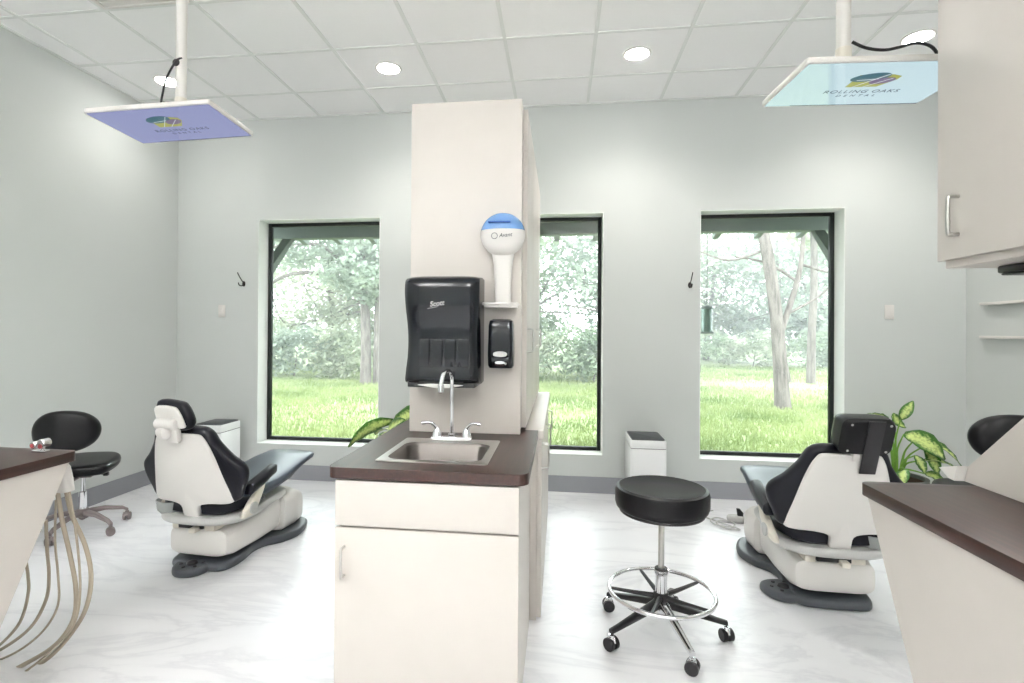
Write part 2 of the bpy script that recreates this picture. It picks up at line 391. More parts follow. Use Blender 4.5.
# fill-light panels added to the ceiling, out of view behind the camera
fill_panel_places = [(-2.52, -1.6, 'over the rear left of the room'), (1.75, -1.6, 'over the rear right of the room')]
for i, (x, y, where) in enumerate(fill_panel_places):
    cx = X0+TS*(round((x-X0)/TS-.5)+.5); cy = Y0+TS*(round((y-Y0)/TS-.5)+.5)
    t = thing('ceiling_light_panel', 'square white flush LED ceiling panel, '+where, 'ceiling light', (cx, cy, HC), group='LED panels in the ceiling')
    b = MB(); h = .29
    for q in ((-h, h, -h, -h+.02), (-h, h, h-.02, h), (-h, -h+.02, -h+.02, h-.02), (h-.02, h, -h+.02, h-.02)): b.box(*q, -.012, 0)
    b.build('panel_frame', 'white', t, smooth=False)
    b = MB(); b.box(-h+.02, h-.02, -h+.02, h-.02, -.008, -.002); b.build('diffuser', 'ledface', t, smooth=False)
    l = bpy.data.lights.new('panel_lamp', 'AREA'); l.size = .54; l.energy = FILL_PANEL_W; l.color = (1, .985, .96)
    o = bpy.data.objects.new('panel_lamp', l); COL.objects.link(o); o.location = (cx, cy, HC-.02)
# unseen uplights added behind the camera to bounce fill off the ceiling
for k, (x, lb) in enumerate(((-1.7, 'long white suspended uplight over the left half of the room'), (1.3, 'long white suspended uplight over the right half of the room'))):
    t = thing('pendant_uplight', lb, 'ceiling light', (x, -1.35, 2.62), group='suspended uplights')
    b = MB(); b.prism([(-.09, .0), (.09, .0), (.12, .07), (.10, .07), (.08, .03), (-.08, .03), (-.10, .07), (-.12, .07)], -.9, .9, .0, None, 1, 'y'); b.build('trough', 'white', t, smooth=False)
    b = MB(); b.cyl(.015, -.86, .86, 0, 16, T(0, 0, .05, rx=PI/2)); b.build('tube', 'ledface', t)
    for yy in (-.6, .6):
        b = MB(); b.cyl(.003, .03, HC-2.62, 0, 8, T(0, yy, 0)); b.build('hanger_wire', 'nickel', t)
    l = bpy.data.lights.new('uplight_lamp', 'AREA'); l.shape = 'RECTANGLE'; l.size = .18; l.size_y = 1.7; l.energy = FILL_UP_W; l.color = (1, .985, .96)
    o = bpy.data.objects.new('uplight_lamp', l); COL.objects.link(o); o.location = (x, -1.35, 2.62+.075); o.rotation_euler = (PI, 0, 0)
# supply air diffuser
t = thing('ceiling_vent', 'white square ceiling air vent at the top edge, left of the monitor pole', 'vent', (X0+1.5*TS, Y0-1.5*TS, HC))
b = MB(); h = .288
for q in ((-h, h, -h, -h+.025), (-h, h, h-.025, h), (-h, -h+.025, -h+.025, h-.025), (h-.025, h, -h+.025, h-.025)): b.box(*q, -.014, 0, .003)
b.build('vent_frame', 'white', t)
b = MB()
for k in range(7): b.box(-h+.03, h-.03, -.24+k*.08-.02, -.24+k*.08+.02, -.003, .003, 0, T(0, 0, -.006, rx=0))
b.build('vent_slats', 'white', t, smooth=False)

# ================================================================== island with sink
def rounded(x0, x1, y0, y1, r, n=8, which=(1, 1, 1, 1)):
    pts = []
    for (cx, cy, a0, f, px, py) in ((x0+r, y0+r, PI, which[0], x0, y0), (x1-r, y0+r, 1.5*PI, which[1], x1, y0), (x1-r, y1-r, 0, which[2], x1, y1), (x0+r, y1-r, .5*PI, which[3], x0, y1)):
        if f: pts += [(cx+r*math.cos(a0+k/n*PI/2), cy+r*math.sin(a0+k/n*PI/2)) for k in range(n+1)]
        else: pts.append((px, py))
    return pts
def pull(b, p0, p1, out, r=.0045):
    p0, p1, out = Vector(p0), Vector(p1), Vector(out)
    a = (p1-p0).normalized()*.012
    b.tube([p0, p0+out*.75, p0+out+a, p1+out-a, p1+out*.75, p1], r, 8, 4)

sc = thing('sink_cabinet', 'cream base cabinet under the sink with one door and a false drawer front', 'cabinet', (-.452, 2.16, 0))
b = MB()   # carcass; the top is open around the sink bowl
b.box(-.310, .315, -.375, .385, 0, .66); b.box(-.310, -.29, -.375, .385, .66, .873); b.box(.29, .315, -.375, .385, .66, .873); b.box(-.29, .29, .365, .385, .66, .873); b.box(-.29, .29, -.375, -.355, .66, .873)
b.build('body', 'lam', sc, smooth=False)
b = MB(); b.box(-.319, .321, -.397, -.377, .012, .704, .002)
d = b.build('door', 'lam', sc)
b = MB(); pull(b, (-.285, -.397, .54), (-.285, -.397, .64), (0, -.028, 0), .005); b.build('handle', 'nickel', d)
b = MB(); b.box(-.319, .321, -.397, -.377, .712, .868, .002); b.build('drawer_front', 'lam', sc)

# countertop with the sink cut-out
zt0, zt1 = .876, .914
ct = thing('island_countertop', 'dark walnut laminate countertop around the sink', 'countertop', (-.447, 2.0, zt0))
outl = [(-.80, 4.2), (-.80, 1.80)]+[(-.765+.035*math.cos(a), 1.79+.035*math.sin(a)) for a in [PI+k/6*PI/2 for k in range(7)]]
outl += [(-.14+.04*math.cos(a), 1.795+.04*math.sin(a)) for a in [1.5*PI+k/6*PI/2 for k in range(7)]]
outl += [(-.10, 2.560), (-.165, 2.561), (-.165, 4.2)]
hole = [(-.632, 1.89), (-.282, 1.89), (-.282, 2.185), (-.632, 2.185)]
bm = bmesh.new()
for z in (zt0, zt1):
    ov = [bm.verts.new((x, y, z)) for x, y in outl]; hv = [bm.verts.new((x, y, z)) for x, y in hole]
    es = [bm.edges.new((ov[i], ov[(i+1) % len(ov)])) for i in range(len(ov))]+[bm.edges.new((hv[i], hv[(i+1) % 4])) for i in range(4)]
    bmesh.ops.triangle_fill(bm, use_beauty=True, edges=es)
    if z == zt0: lo = (ov, hv)
    else: hi = (ov, hv)
for A, B in zip(lo, hi):
    for i in range(len(A)): bm.faces.new((A[i], A[(i+1) % len(A)], B[(i+1) % len(A)], B[i]))
b = MB(); b.bm.free(); b.bm = bm
b.build('counter_slab', 'wood', ct, m=Matrix.Translation((.447, -2.0, -zt0)), smooth=False)

# sink
sk = thing('bar_sink', 'small square stainless steel drop-in sink on the walnut counter', 'sink', (-.457, 2.065, .914))
bm = bmesh.new()
def rr_loop(hx, hy, cy, z, r, n=5): return [bm.verts.new((x, y+cy, z)) for x, y in rounded(-hx, hx, -hy, hy, r, n)]
loops = [rr_loop(.206, .208, 0, .0005, .012), rr_loop(.206, .208, 0, .004, .012), rr_loop(.198, .200, 0, .006, .012), rr_loop(.178, .152, -.03, .005, .05), rr_loop(.170, .144, -.03, -.004, .05),
         rr_loop(.160, .134, -.03, -.14, .05), rr_loop(.13, .105, -.03, -.158, .05), rr_loop(.03, .03, -.03, -.162, .029)]
for A, B in zip(loops[:4], loops[1:4]):
    for i in range(len(A)): bm.faces.new((A[i], A[(i+1) % len(A)], B[(i+1) % len(A)], B[i]))
for L in loops[4:]: bmesh.ops.delete(bm, geom=L, context='VERTS')
b = MB(); b.bm.free(); b.bm = bm; b.build('rim', 'steel', sk)
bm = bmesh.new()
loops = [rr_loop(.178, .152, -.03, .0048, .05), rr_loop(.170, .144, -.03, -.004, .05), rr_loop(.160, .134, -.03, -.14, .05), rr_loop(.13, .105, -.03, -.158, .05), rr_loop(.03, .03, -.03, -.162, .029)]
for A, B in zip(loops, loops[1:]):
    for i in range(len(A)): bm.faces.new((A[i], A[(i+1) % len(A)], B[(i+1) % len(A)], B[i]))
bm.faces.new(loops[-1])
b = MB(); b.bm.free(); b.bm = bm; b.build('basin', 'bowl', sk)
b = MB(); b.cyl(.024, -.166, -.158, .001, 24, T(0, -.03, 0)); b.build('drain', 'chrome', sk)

# faucet
fc = thing('faucet', 'chrome gooseneck faucet with two wing handles behind the sink', 'faucet', (-.457, 2.238, .920))
b = MB(); b.box(-.088, .088, -.022, .022, 0, .018, .007); b.build('base_plate', 'chrome', fc)
b = MB(); b.cyl(.016, .016, .03, .003); b.tube([(0, 0, .02), (0, 0, .15), (0, 0, .255), (-.002, -.018, .288), (-.008, -.055, .302), (-.016, -.095, .292), (-.02, -.118, .262), (-.021, -.122, .235)], .0085, 12, 6)
b.cyl(.0125, .218, .25, .002, 16, T(-.021, -.122, 0)); b.build('spout', 'chrome', fc)
for s in (-1, 1):
    b = MB(); b.lathe([(.0, .055), (.010, .052), (.017, .038), (.0215, .018), (.022, .014)], 20, T(s*.064, 0, 0))
    b.tube([(s*.064, 0, .046), (s*.078, -.006, .066), (s*.098, -.012, .076), (s*.128, -.018, .073)], .006, 10, 4, radii=[.011, .008, .0065, .0075])
    b.build('faucet_handle', 'chrome', fc)

# tall column of upper cabinets
tc = thing('tall_wall_cabinet', 'tall cream cabinet tower rising from the island countertop', 'cabinet', (-.44, 3.3, .914))
ox, oy, oz = -.44, 3.3, .914
b = MB(); b.box(-.702-ox, -.178-ox, 2.44-oy, 2.462-oy, 0, 2.463-oz, .0015); b.build('end_panel', 'lam', tc)
b = MB(); b.box(-.700-ox, -.205-ox, 2.464-oy, 4.14-oy, 0, 2.455-oz); b.build('body', 'lam', tc, smooth=False)
b = MB(); b.box(-.205-ox, -.178-ox, 2.464-oy, 2.53-oy, .022, 2.455-oz); b.build('filler_strip', 'lam', tc, smooth=False)
ys = [2.535, 3.07, 3.605, 4.14]
for k in range(3):
    b = MB(); b.box(-.203-ox, -.157-ox, ys[k]+.002-oy, ys[k+1]-.002-oy, .016, 2.452-oz, .002); d = b.build('door', 'lam', tc)
    hy = ys[k]+.05 if k != 1 else ys[k+1]-.05
    b = MB(); pull(b, (-.157-ox, hy-oy, 1.29-oz), (-.157-ox, hy-oy, 1.40-oz), (.028, 0, 0)); b.build('handle', 'nickel', d)

lc = thing('base_cabinet_run', 'white base cabinets behind the sink cabinet, facing the round stool', 'cabinet', (-.42, 3.38, 0))
ox, oy = -.42, 3.38
b = MB(); b.box(-.765-ox, -.105-ox, 2.565-oy, 4.19-oy, 0, .873); b.build('body', 'lam', lc, smooth=False)
b = MB(); b.box(-.163-ox, -.074-ox, 2.565-oy, 4.2-oy, .873, .914, .003); b.build('pale_counter_edge', 'lam', lc)
ys = [2.57, 3.11, 3.65, 4.19]
for k in range(3):
    b = MB(); b.box(-.104-ox, -.083-ox, ys[k]+.002-oy, ys[k+1]-.002-oy, .012, .868, .002); d = b.build('door', 'lam', lc)
    hy = ys[k]+.05
    b = MB(); pull(b, (-.083-ox, hy-oy, .72), (-.083-ox, hy-oy, .84), (.032, 0, 0)); b.build('handle', 'nickel', d)

# paper towel dispenser
px0, pz0 = -.513, 1.135
pt = thing('paper_towel_dispenser', 'large smoked black paper towel dispenser mounted on the tower above the faucet', 'dispenser', (px0, 2.44, pz0+.018))
def side_prof(k=1.0):   # depth profile (y, z); y negative = out from the wall
    return cat([(-.0, .005), (-.10*k, .0), (-.185*k, .012), (-.19*k, .06), (-.175*k, .14), (-.18*k, .25), (-.20*k, .36), (-.20*k, .44), (-.17*k, .472), (-.08*k, .482), (0, .478)], 4, False)
def curved_shell(b, hw, k, x0=None, x1=None):
    P = side_prof(k); bm = bmesh.new(); L = []; n = 12
    for i in range(n+1):
        u = -1+2*i/n
        w = [bm.verts.new((hw*(1+.035*math.sin(p[1]/.48*PI*2+2.2))*math.copysign(abs(u)**.8, u), p[0]*(1-.16*abs(u)**4), p[1]*(1-.012*abs(u)**4))) for p in P]
        L.append(w)
    for A, B in zip(L, L[1:]):
        for j in range(len(A)-1): bm.faces.new((A[j], A[j+1], B[j+1], B[j]))
    bm.faces.new(L[0]); bm.faces.new(L[-1])
    for A, B in zip(L, L[1:]): bm.faces.new((A[0], B[0], B[-1], A[-1]))
    bmesh.ops.recalc_face_normals(bm, faces=list(bm.faces)); b.merge(bm)
b = MB(); curved_shell(b, .160, 1); b.build('cover', 'smoke', pt, angle=60)
b = MB(); b.box(-.15, .15, -.172, -.02, -.012, .008, .004); b.build('outlet_tray', 'bmetal', pt)
b = MB(); b.prism([(-.10, 0), (-.02, -.012), (.05, -.010), (.10, 0), (.03, .004), (-.05, .005)], -.192, -.14, 0, None, 1, 'y'); b.build('paper_towel', 'paper', pt)
text_obj('lettering', 'Scott', .030, T(-.014, -.2015, .353, rx=PI/2+.05, ry=-.12), 'greyp', pt, shear=.25, bold=.0006)
b = MB(); b.tube([(-.055, -.2005, .332), (-.035, -.2015, .335), (-.01, -.2015, .340)], .001, 6, 3); b.build('logo_swash', 'greyp', pt)
# inner stack seen through the cover: four faint vertical ridges
b = MB()
for k in range(4): b.box(-.10+k*.058, -.052+k*.058, -.187, -.182, .08, .20, .002)
b.build('towel_window_ribs', 'smoke', pt)

# soap dispenser
sp = thing('soap_dispenser', 'small smoked black soap dispenser to the right of the towel dispenser', 'dispenser', (-.262, 2.44, 1.224))
b = MB()
b.loft([((0, -.045, .0), (.052, 0, 0), (0, .045, 0)), ((0, -.050, .012), (.058, 0, 0), (0, .050, 0)), ((0, -.052, .06), (.059, 0, 0), (0, .052, 0)), ((0, -.048, .12), (.058, 0, 0), (0, .048, 0)),
        ((0, -.05, .19), (.056, 0, 0), (0, .05, 0)), ((0, -.045, .212), (.052, 0, 0), (0, .045, 0)), ((0, -.035, .22), (.04, 0, 0), (0, .035, 0))], 28, 4.5)
b.build('housing', 'smoke', sp)
b = MB(); b.loft([((0, -.103, .022), (.03, 0, 0), (0, 0, .012)), ((0, -.112, .026), (.022, 0, 0), (0, 0, .007))], 20, 2.2); b.build('push_bar', 'chrome', sp)
b = MB(); b.loft([((0, -.098, .062), (.036, 0, 0), (0, 0, .016)), ((0, -.105, .062), (.030, 0, 0), (0, 0, .011))], 24, 2.4); b.build('refill_window', 'greyp', sp)

# sanitizer dispenser: ball, neck and drip tray
sn = thing('hand_sanitizer_dispenser', 'white and blue round sanitizer dispenser with drip tray, above the soap dispenser', 'dispenser', (-.258, 2.44, 1.478))
def dome(z0, z1, n=14):
    prof = []
    for k in range(n+1):
        z = z0+(z1-z0)*k/n
        prof.append((math.sqrt(max(.1**2-z*z, 0)), z))
    return prof
cz = .346
b = MB(); b.lathe(dome(-.0999, .018), 36, T(0, -.058, cz), 1, .62); b.build('ball_lower', 'white', sn)
b = MB(); b.lathe(dome(.018, .0999), 36, T(0, -.058, cz), 1.015, .64); b.build('ball_cap', 'blue', sn)
b = MB(); b.box(-.06, .04, -.122, -.09, cz+.045, cz+.052, .003); b.build('cap_slot', mat('deep_blue_plastic', rgb(70, 112, 190), .2, noise=.05), sn)
b = MB(); b.loft([((0, -.03, .035), (.036, 0, 0), (0, .022, 0)), ((0, -.03, .12), (.037, 0, 0), (0, .024, 0)), ((0, -.035, .21), (.042, 0, 0), (0, .03, 0)), ((0, -.045, .268), (.05, 0, 0), (0, .035, 0))], 24, 4); b.build('neck', 'white', sn)
b = MB(); b.prism(rounded(-.09, .075, -.10, 0, .03), .028, .040, .003); b.prism(rounded(-.082, .068, -.09, 0, .026), .018, .028, .002); b.build('drip_tray', 'white', sn)
b = MB(); b.tube([(-.030+.013*math.cos(a), -.1235, cz-.015+.013*math.sin(a)) for a in [k/12*2*PI for k in range(12)]], .0011, 6, 2, True); b.build('logo_ring', 'ink_dark', sn)
text_obj('lettering', 'Avant', .024, T(.018, -.1215, cz-.012, rx=PI/2, ry=-.1, rz=.12), 'ink_dark', sn, shear=.3)

# ================================================================== side operatory units
def delivery_unit(name, xf, s, label):
    """s=+1: unit extends to +x from its aisle face xf"""
    t = thing(name, label, 'counter', (xf, 1.3, 0))
    yb = 1.85-1.3; yf = .15-1.3
    xa, xb = (0, .66*s)
    P = rounded(min(xa, xb), max(xa, xb), yf, yb, .03, 6, (0, 0, 1, 1))
    b = MB(); b.prism(P, .876, .914, .0015); b.build('counter_slab', 'wood', t)
    x1, x2 = sorted((.012*s, .64*s))
    prof = [(yb-.03, .875), (yb-.03-.875*.5, 0), (yf+.35, 0), (yf+.05, .875)]
    b = MB(); b.prism(prof, x1, x2, 0, None, 1, 'x'); b.build('side_panel', 'lam', t, smooth=False)
    return t
ru = delivery_unit('side_counter', .957, 1, 'dark walnut side counter on a slanted cream panel, lower right corner')
b = MB(); b.lathe([(0, -.002), (.006, -.001), (.007, 0)], 12, T(.012, 1.36-1.3, .55, ry=-PI/2)); b.build('screw_cap', 'greyp', ru)
lu = delivery_unit('side_counter', -1.855, -1, 'dark walnut side counter on a slanted cream panel, left edge with hoses')

# hose holder on the left unit
hh = thing('hose_holder', 'white tapered hose holder under the end of the left counter', 'holder', (-1.965, 1.90, .735))
b = MB(); b.loft([((.0, 0, .0), (.026, 0, 0), (0, .028, 0)), ((.002, -.004, .05), (.021, 0, 0), (0, .026, 0)), ((.006, -.012, .10), (.015, 0, 0), (0, .02, 0)), ((.010, -.03, .125), (.012, 0, 0), (0, .016, 0))], 20, 2.6); b.build('cone', 'white', hh)
b = MB(); b.box(-.02, .03, -.08, -.02, .11, .14, .004); b.build('bracket', 'white', hh)
# hoses (x, z) at y about 1.93, found by tracing each one
hose_specs = [
 ('thick beige hose curving out farthest to the right from the holder', 0.0085, [(-2.015, 1.95, 0.722), (-1.986, 1.95, 0.62), (-1.925, 1.95, 0.501), (-1.896, 1.95, 0.38), (-1.913, 1.95, 0.256), (-1.972, 1.95, 0.15), (-2.072, 1.95, 0.039), (-2.198, 1.95, -0.042), (-2.345, 1.95, -0.101)]),
 ('thick beige hose hanging just left of the outermost hose', 0.0085, [(-2.026, 1.92, 0.738), (-2.001, 1.92, 0.61), (-1.963, 1.92, 0.47), (-1.934, 1.92, 0.331), (-1.946, 1.92, 0.209), (-2.027, 1.92, 0.101), (-2.165, 1.92, 0.012), (-2.319, 1.92, -0.067)]),
 ('thin beige hose between the two thick hoses', 0.0045, [(-1.95, 1.9, 0.74), (-1.926, 1.9, 0.621), (-1.902, 1.9, 0.462), (-1.896, 1.9, 0.323), (-1.917, 1.9, 0.214), (-1.974, 1.9, 0.137), (-2.082, 1.9, 0.04), (-2.22, 1.9, -0.061)]),
 ('thin beige hose hanging from the small grey clip left of the thick hoses', 0.0045, [(-2.061, 1.95, 0.679), (-2.064, 1.95, 0.513), (-2.048, 1.95, 0.37), (-2.047, 1.95, 0.247), (-2.111, 1.95, 0.139), (-2.223, 1.95, 0.047), (-2.356, 1.95, -0.019)]),
 ('medium beige hose hanging second from the left', 0.0065, [(-2.129, 1.97, 0.585), (-2.122, 1.97, 0.461), (-2.112, 1.97, 0.357), (-2.125, 1.97, 0.252), (-2.199, 1.97, 0.129), (-2.342, 1.97, 0.025), (-2.439, 1.97, -0.008)]),
 ('short medium beige hose emerging lowest from behind the cream panel', 0.006, [(-2.254, 1.99, 0.436), (-2.234, 1.99, 0.34), (-2.233, 1.99, 0.255), (-2.27, 1.99, 0.138), (-2.356, 1.99, 0.042), (-2.439, 1.99, -0.016)]),
 ('short looped end of beige hose at the bottom left corner', 0.007, [(-2.366, 2.0, -0.089), (-2.278, 2.0, -0.098), (-2.201, 2.0, -0.095), (-2.153, 2.0, -0.108), (-2.147, 2.0, -0.141), (-2.19, 2.0, -0.179)]),
]
for lb, r, pts in hose_specs:
    W0 = [Vector(p) for p in pts]; base = W0[-1]
    o = MB(); o.tube([p-base for p in W0], r, 10, 6)
    h = o.build('dental_hose', 'hose'); h.location = base; tag(h, lb, 'hose', 'hoses hanging from the left counter')
# instrument rest on the counter
ir = thing('instrument_rest', 'small chrome and white instrument rest with red dots on the left counter', 'instrument holder', (-1.965, 1.80, .914))
b = MB(); b.box(-.034, .022, -.012, .012, 0, .008, .002); b.cyl(.006, .006, .03, 0, 12, T(.004, 0, 0)); b.build('foot', 'chrome', ir)
b = MB(); b.cyl(.014, -.018, .018, .003, 20, T(-.022, -.002, .028, rx=PI/2)); b.cyl(.016, -.018, .018, .003, 20, T(.012, -.002, .036, rx=PI/2)); b.build('clip', 'chrome', ir)
b = MB(); b.cyl(.008, .017, .021, 0, 16, T(-.022, 0, .026, rx=PI/2)); b.cyl(.009, .017, .021, 0, 16, T(.012, 0, .026, rx=PI/2)); b.build('red_cap', 'red', ir)

# right unit: slanted wing panel and upper cabinet
wg = thing('wing_panel', 'slanted white wing panel standing on the right walnut counter', 'panel', (1.30, 1.5, .914))
prof = [(.40, .0), (.385, .050), (-.285, .67), (-.75, .67), (-.75, 0)]
b = MB(); b.prism(prof, 0, .018, .001, None, 1, 'x'); b.build('panel', 'lam', wg, smooth=False)
b = MB(); b.prism([(.40, .0), (.425, -.0+.002), (.47, .026), (.385, .052)], -.03, .018, .001, None, 1, 'x'); b.build('folded_tip', 'white', wg, smooth=False)
uc = thing('upper_cabinet', 'cream wall cabinet with a bar pull hanging over the right counter', 'cabinet', (1.34, 1.1, 1.584))
b = MB(); b.box(-.133, .19, -.75, .743, .012, 1.2); b.build('body', 'lam', uc, smooth=False)
b = MB(); b.box(-.156, -.135, -.02, .745, .034, 1.2, .0015); d = b.build('door', 'lam', uc)
b = MB(); pull(b, (-.156, .655, .105), (-.156, .655, .218), (-.03, 0, 0), .006); b.build('handle', 'nickel', d)
b = MB(); b.box(-.156, -.135, -.75, -.024, .034, 1.2, .0015); d = b.build('door', 'lam', uc)
b = MB(); pull(b, (-.156, -.07, .115), (-.156, -.07, .235), (-.034, 0, 0), .006); b.build('handle', 'nickel', d)
ub = thing('under_cabinet_holder', 'black box fixed under the right upper cabinet', 'holder', (1.42, 1.75, 1.566))
b = MB(); b.box(-.115, .08, -.1, .03, .006, .029, .006); b.build('shell', 'bmetal', ub)
b = MB(); b.box(-.108, .075, -.09, .024, .0, .006, .003); b.build('tray', 'black', ub)

# ================================================================== monitors
def monitor(label, Mx, screen, wht, pole, ztop):
    t = thing('ceiling_monitor', label, 'monitor'); t.matrix_world = Mx
    W2, H2 = .313, .186
    b = MB(); b.prism(rounded(-W2, W2, -H2, H2, .012, 5), -.022, .0, .003); b.build('monitor_housing', 'white', t)
    b = MB(); b.prism(rounded(-W2+.008, W2-.008, -H2+.010, H2-.008, .006, 4), .0005, .0015); b.build('screen', screen, t)
    b = MB(); b.box(-W2+.11, W2-.012, -H2+.012, -H2+.017, .0016, .002); b.build('task_bar', 'ink_dark', t)
    # emblem: slanted olive block, teal leaf, plum leaf, pale veins
    lg = []; LM = T(0, .035, 0) @ Matrix.Diagonal((1.45, 1.35, 1, 1))
    b = MB(); b.prism([(-.052, -.032), (.028, -.032), (.055, .010), (.055, .030), (.03, .040), (-.052, .040)], .002, .0023, m=LM); lg.append(b.build('logo', 'ink_olive', t))
    b = MB(); b.prism([(-.012+.046*math.cos(a), .030+.024*math.sin(a)) for a in [k/28*2*PI for k in range(28)]], .0024, .0026, m=LM @ T(rz=.25)); b.build('logo_leaf', 'ink_teal', lg[0])
    b = MB(); b.prism([(.022+.030*math.cos(a), -.002+.018*math.sin(a)) for a in [k/28*2*PI for k in range(28)]], .0027, .0029, m=LM @ T(rz=.3)); b.build('logo_leaf', 'ink_plum', lg[0])
    b = MB()
    for p, q in (((-.035, -.03), (.02, .045)), ((-.008, -.03), (.04, .02)), ((-.045, .01), (.005, .018))): b.tube([(*p, .0031), (*q, .0031)], .0011, 5, 1, m=LM)
    b.build('logo_vein', 'ink_white', lg[0])
    text_obj('lettering', 'ROLLING OAKS', .036, T(.01, -.050, .0018), 'ink_dark', t, spacing=1.15, depth=.0002)
    text_obj('lettering', 'DENTAL', .025, T(.01, -.086, .0018), 'ink_dark', t, spacing=1.9, depth=.0002)
    # mount and pole (world space upright)
    inv = Mx.inverted()
    b = MB(); b.box(-.05, .05, -.05, .05, -.034, -.022, .003); b.build('mount_plate', 'white', t)
    px, py, zb = pole
    b = MB(); b.cyl(.025, ztop-.0, HC, 0, 28, T(px, py, 0)); b.cyl(.06, HC-.02, HC-.001, .004, 28, T(px, py, 0)); b.build('pole', 'white', t, m=inv)
    b = MB(); b.cyl(.028, ztop-.06, ztop+.03, .004, 28, T(px, py, 0)); b.cyl(.018, zb, ztop-.05, 0, 20, T(px, py, 0)); b.build('pole_collar', 'cream', t, m=inv)
    return t, inv
R3 = Matrix(((.999, .022, .034), (.024, -.999, -.040), (.033, .041, -.999)))
R3 = R3.to_quaternion().to_matrix()
ML = Matrix.Translation((-1.901, 2.395, 2.396)) @ R3.to_4x4()
t, inv = monitor('flat monitor with a violet blue screen hanging flat from the ceiling at left', ML, 'screen_blue', 0, (-1.865, 2.40, 2.42), 2.50)
b = MB(); b.tube([(-1.85, 2.385, 2.72), (-1.87, 2.37, 2.70), (-1.93, 2.38, 2.62), (-1.95, 2.38, 2.54), (-1.98, 2.39, 2.432)], .005, 8, 5); b.build('cable', 'bmetal', t, m=inv)
b = MB(); b.cyl(.018, 0, .008, .002, 20, T(-1.873, 2.378, 2.695, rx=PI/2)); b.build('cable_grommet', 'bmetal', t, m=inv)
b = MB(); b.tube([(-1.93, 2.42, 2.44), (-1.955, 2.42, 2.50), (-1.97, 2.40, 2.52), (-1.99, 2.40, 2.44)], .004, 8, 5); b.tube([(-1.90, 2.40, 2.44), (-1.92, 2.40, 2.49), (-1.90, 2.42, 2.53), (-1.875, 2.42, 2.48)], .004, 8, 5); b.build('cable_loops', 'greyp', t, m=inv)
MR = Matrix.Translation((1.163, 2.20, 2.343)) @ T(rz=.062) @ Matrix(((1, 0, 0, 0), (0, -1, 0, 0), (0, 0, -1, 0), (0, 0, 0, 1)))
t, inv = monitor('flat monitor with a pale blue screen hanging flat from the ceiling at right', MR, 'screen_cyan', 0, (1.09, 2.22, 2.372), 2.47)
b = MB(); b.tube([(1.136, 2.25, 2.539), (1.187, 2.25, 2.512), (1.252, 2.25, 2.5), (1.31, 2.25, 2.508), (1.363, 2.25, 2.52), (1.409, 2.25, 2.51), (1.438, 2.25, 2.481), (1.452, 2.25, 2.426)], .006, 8, 5); b.build('cable', 'bmetal', t, m=inv)

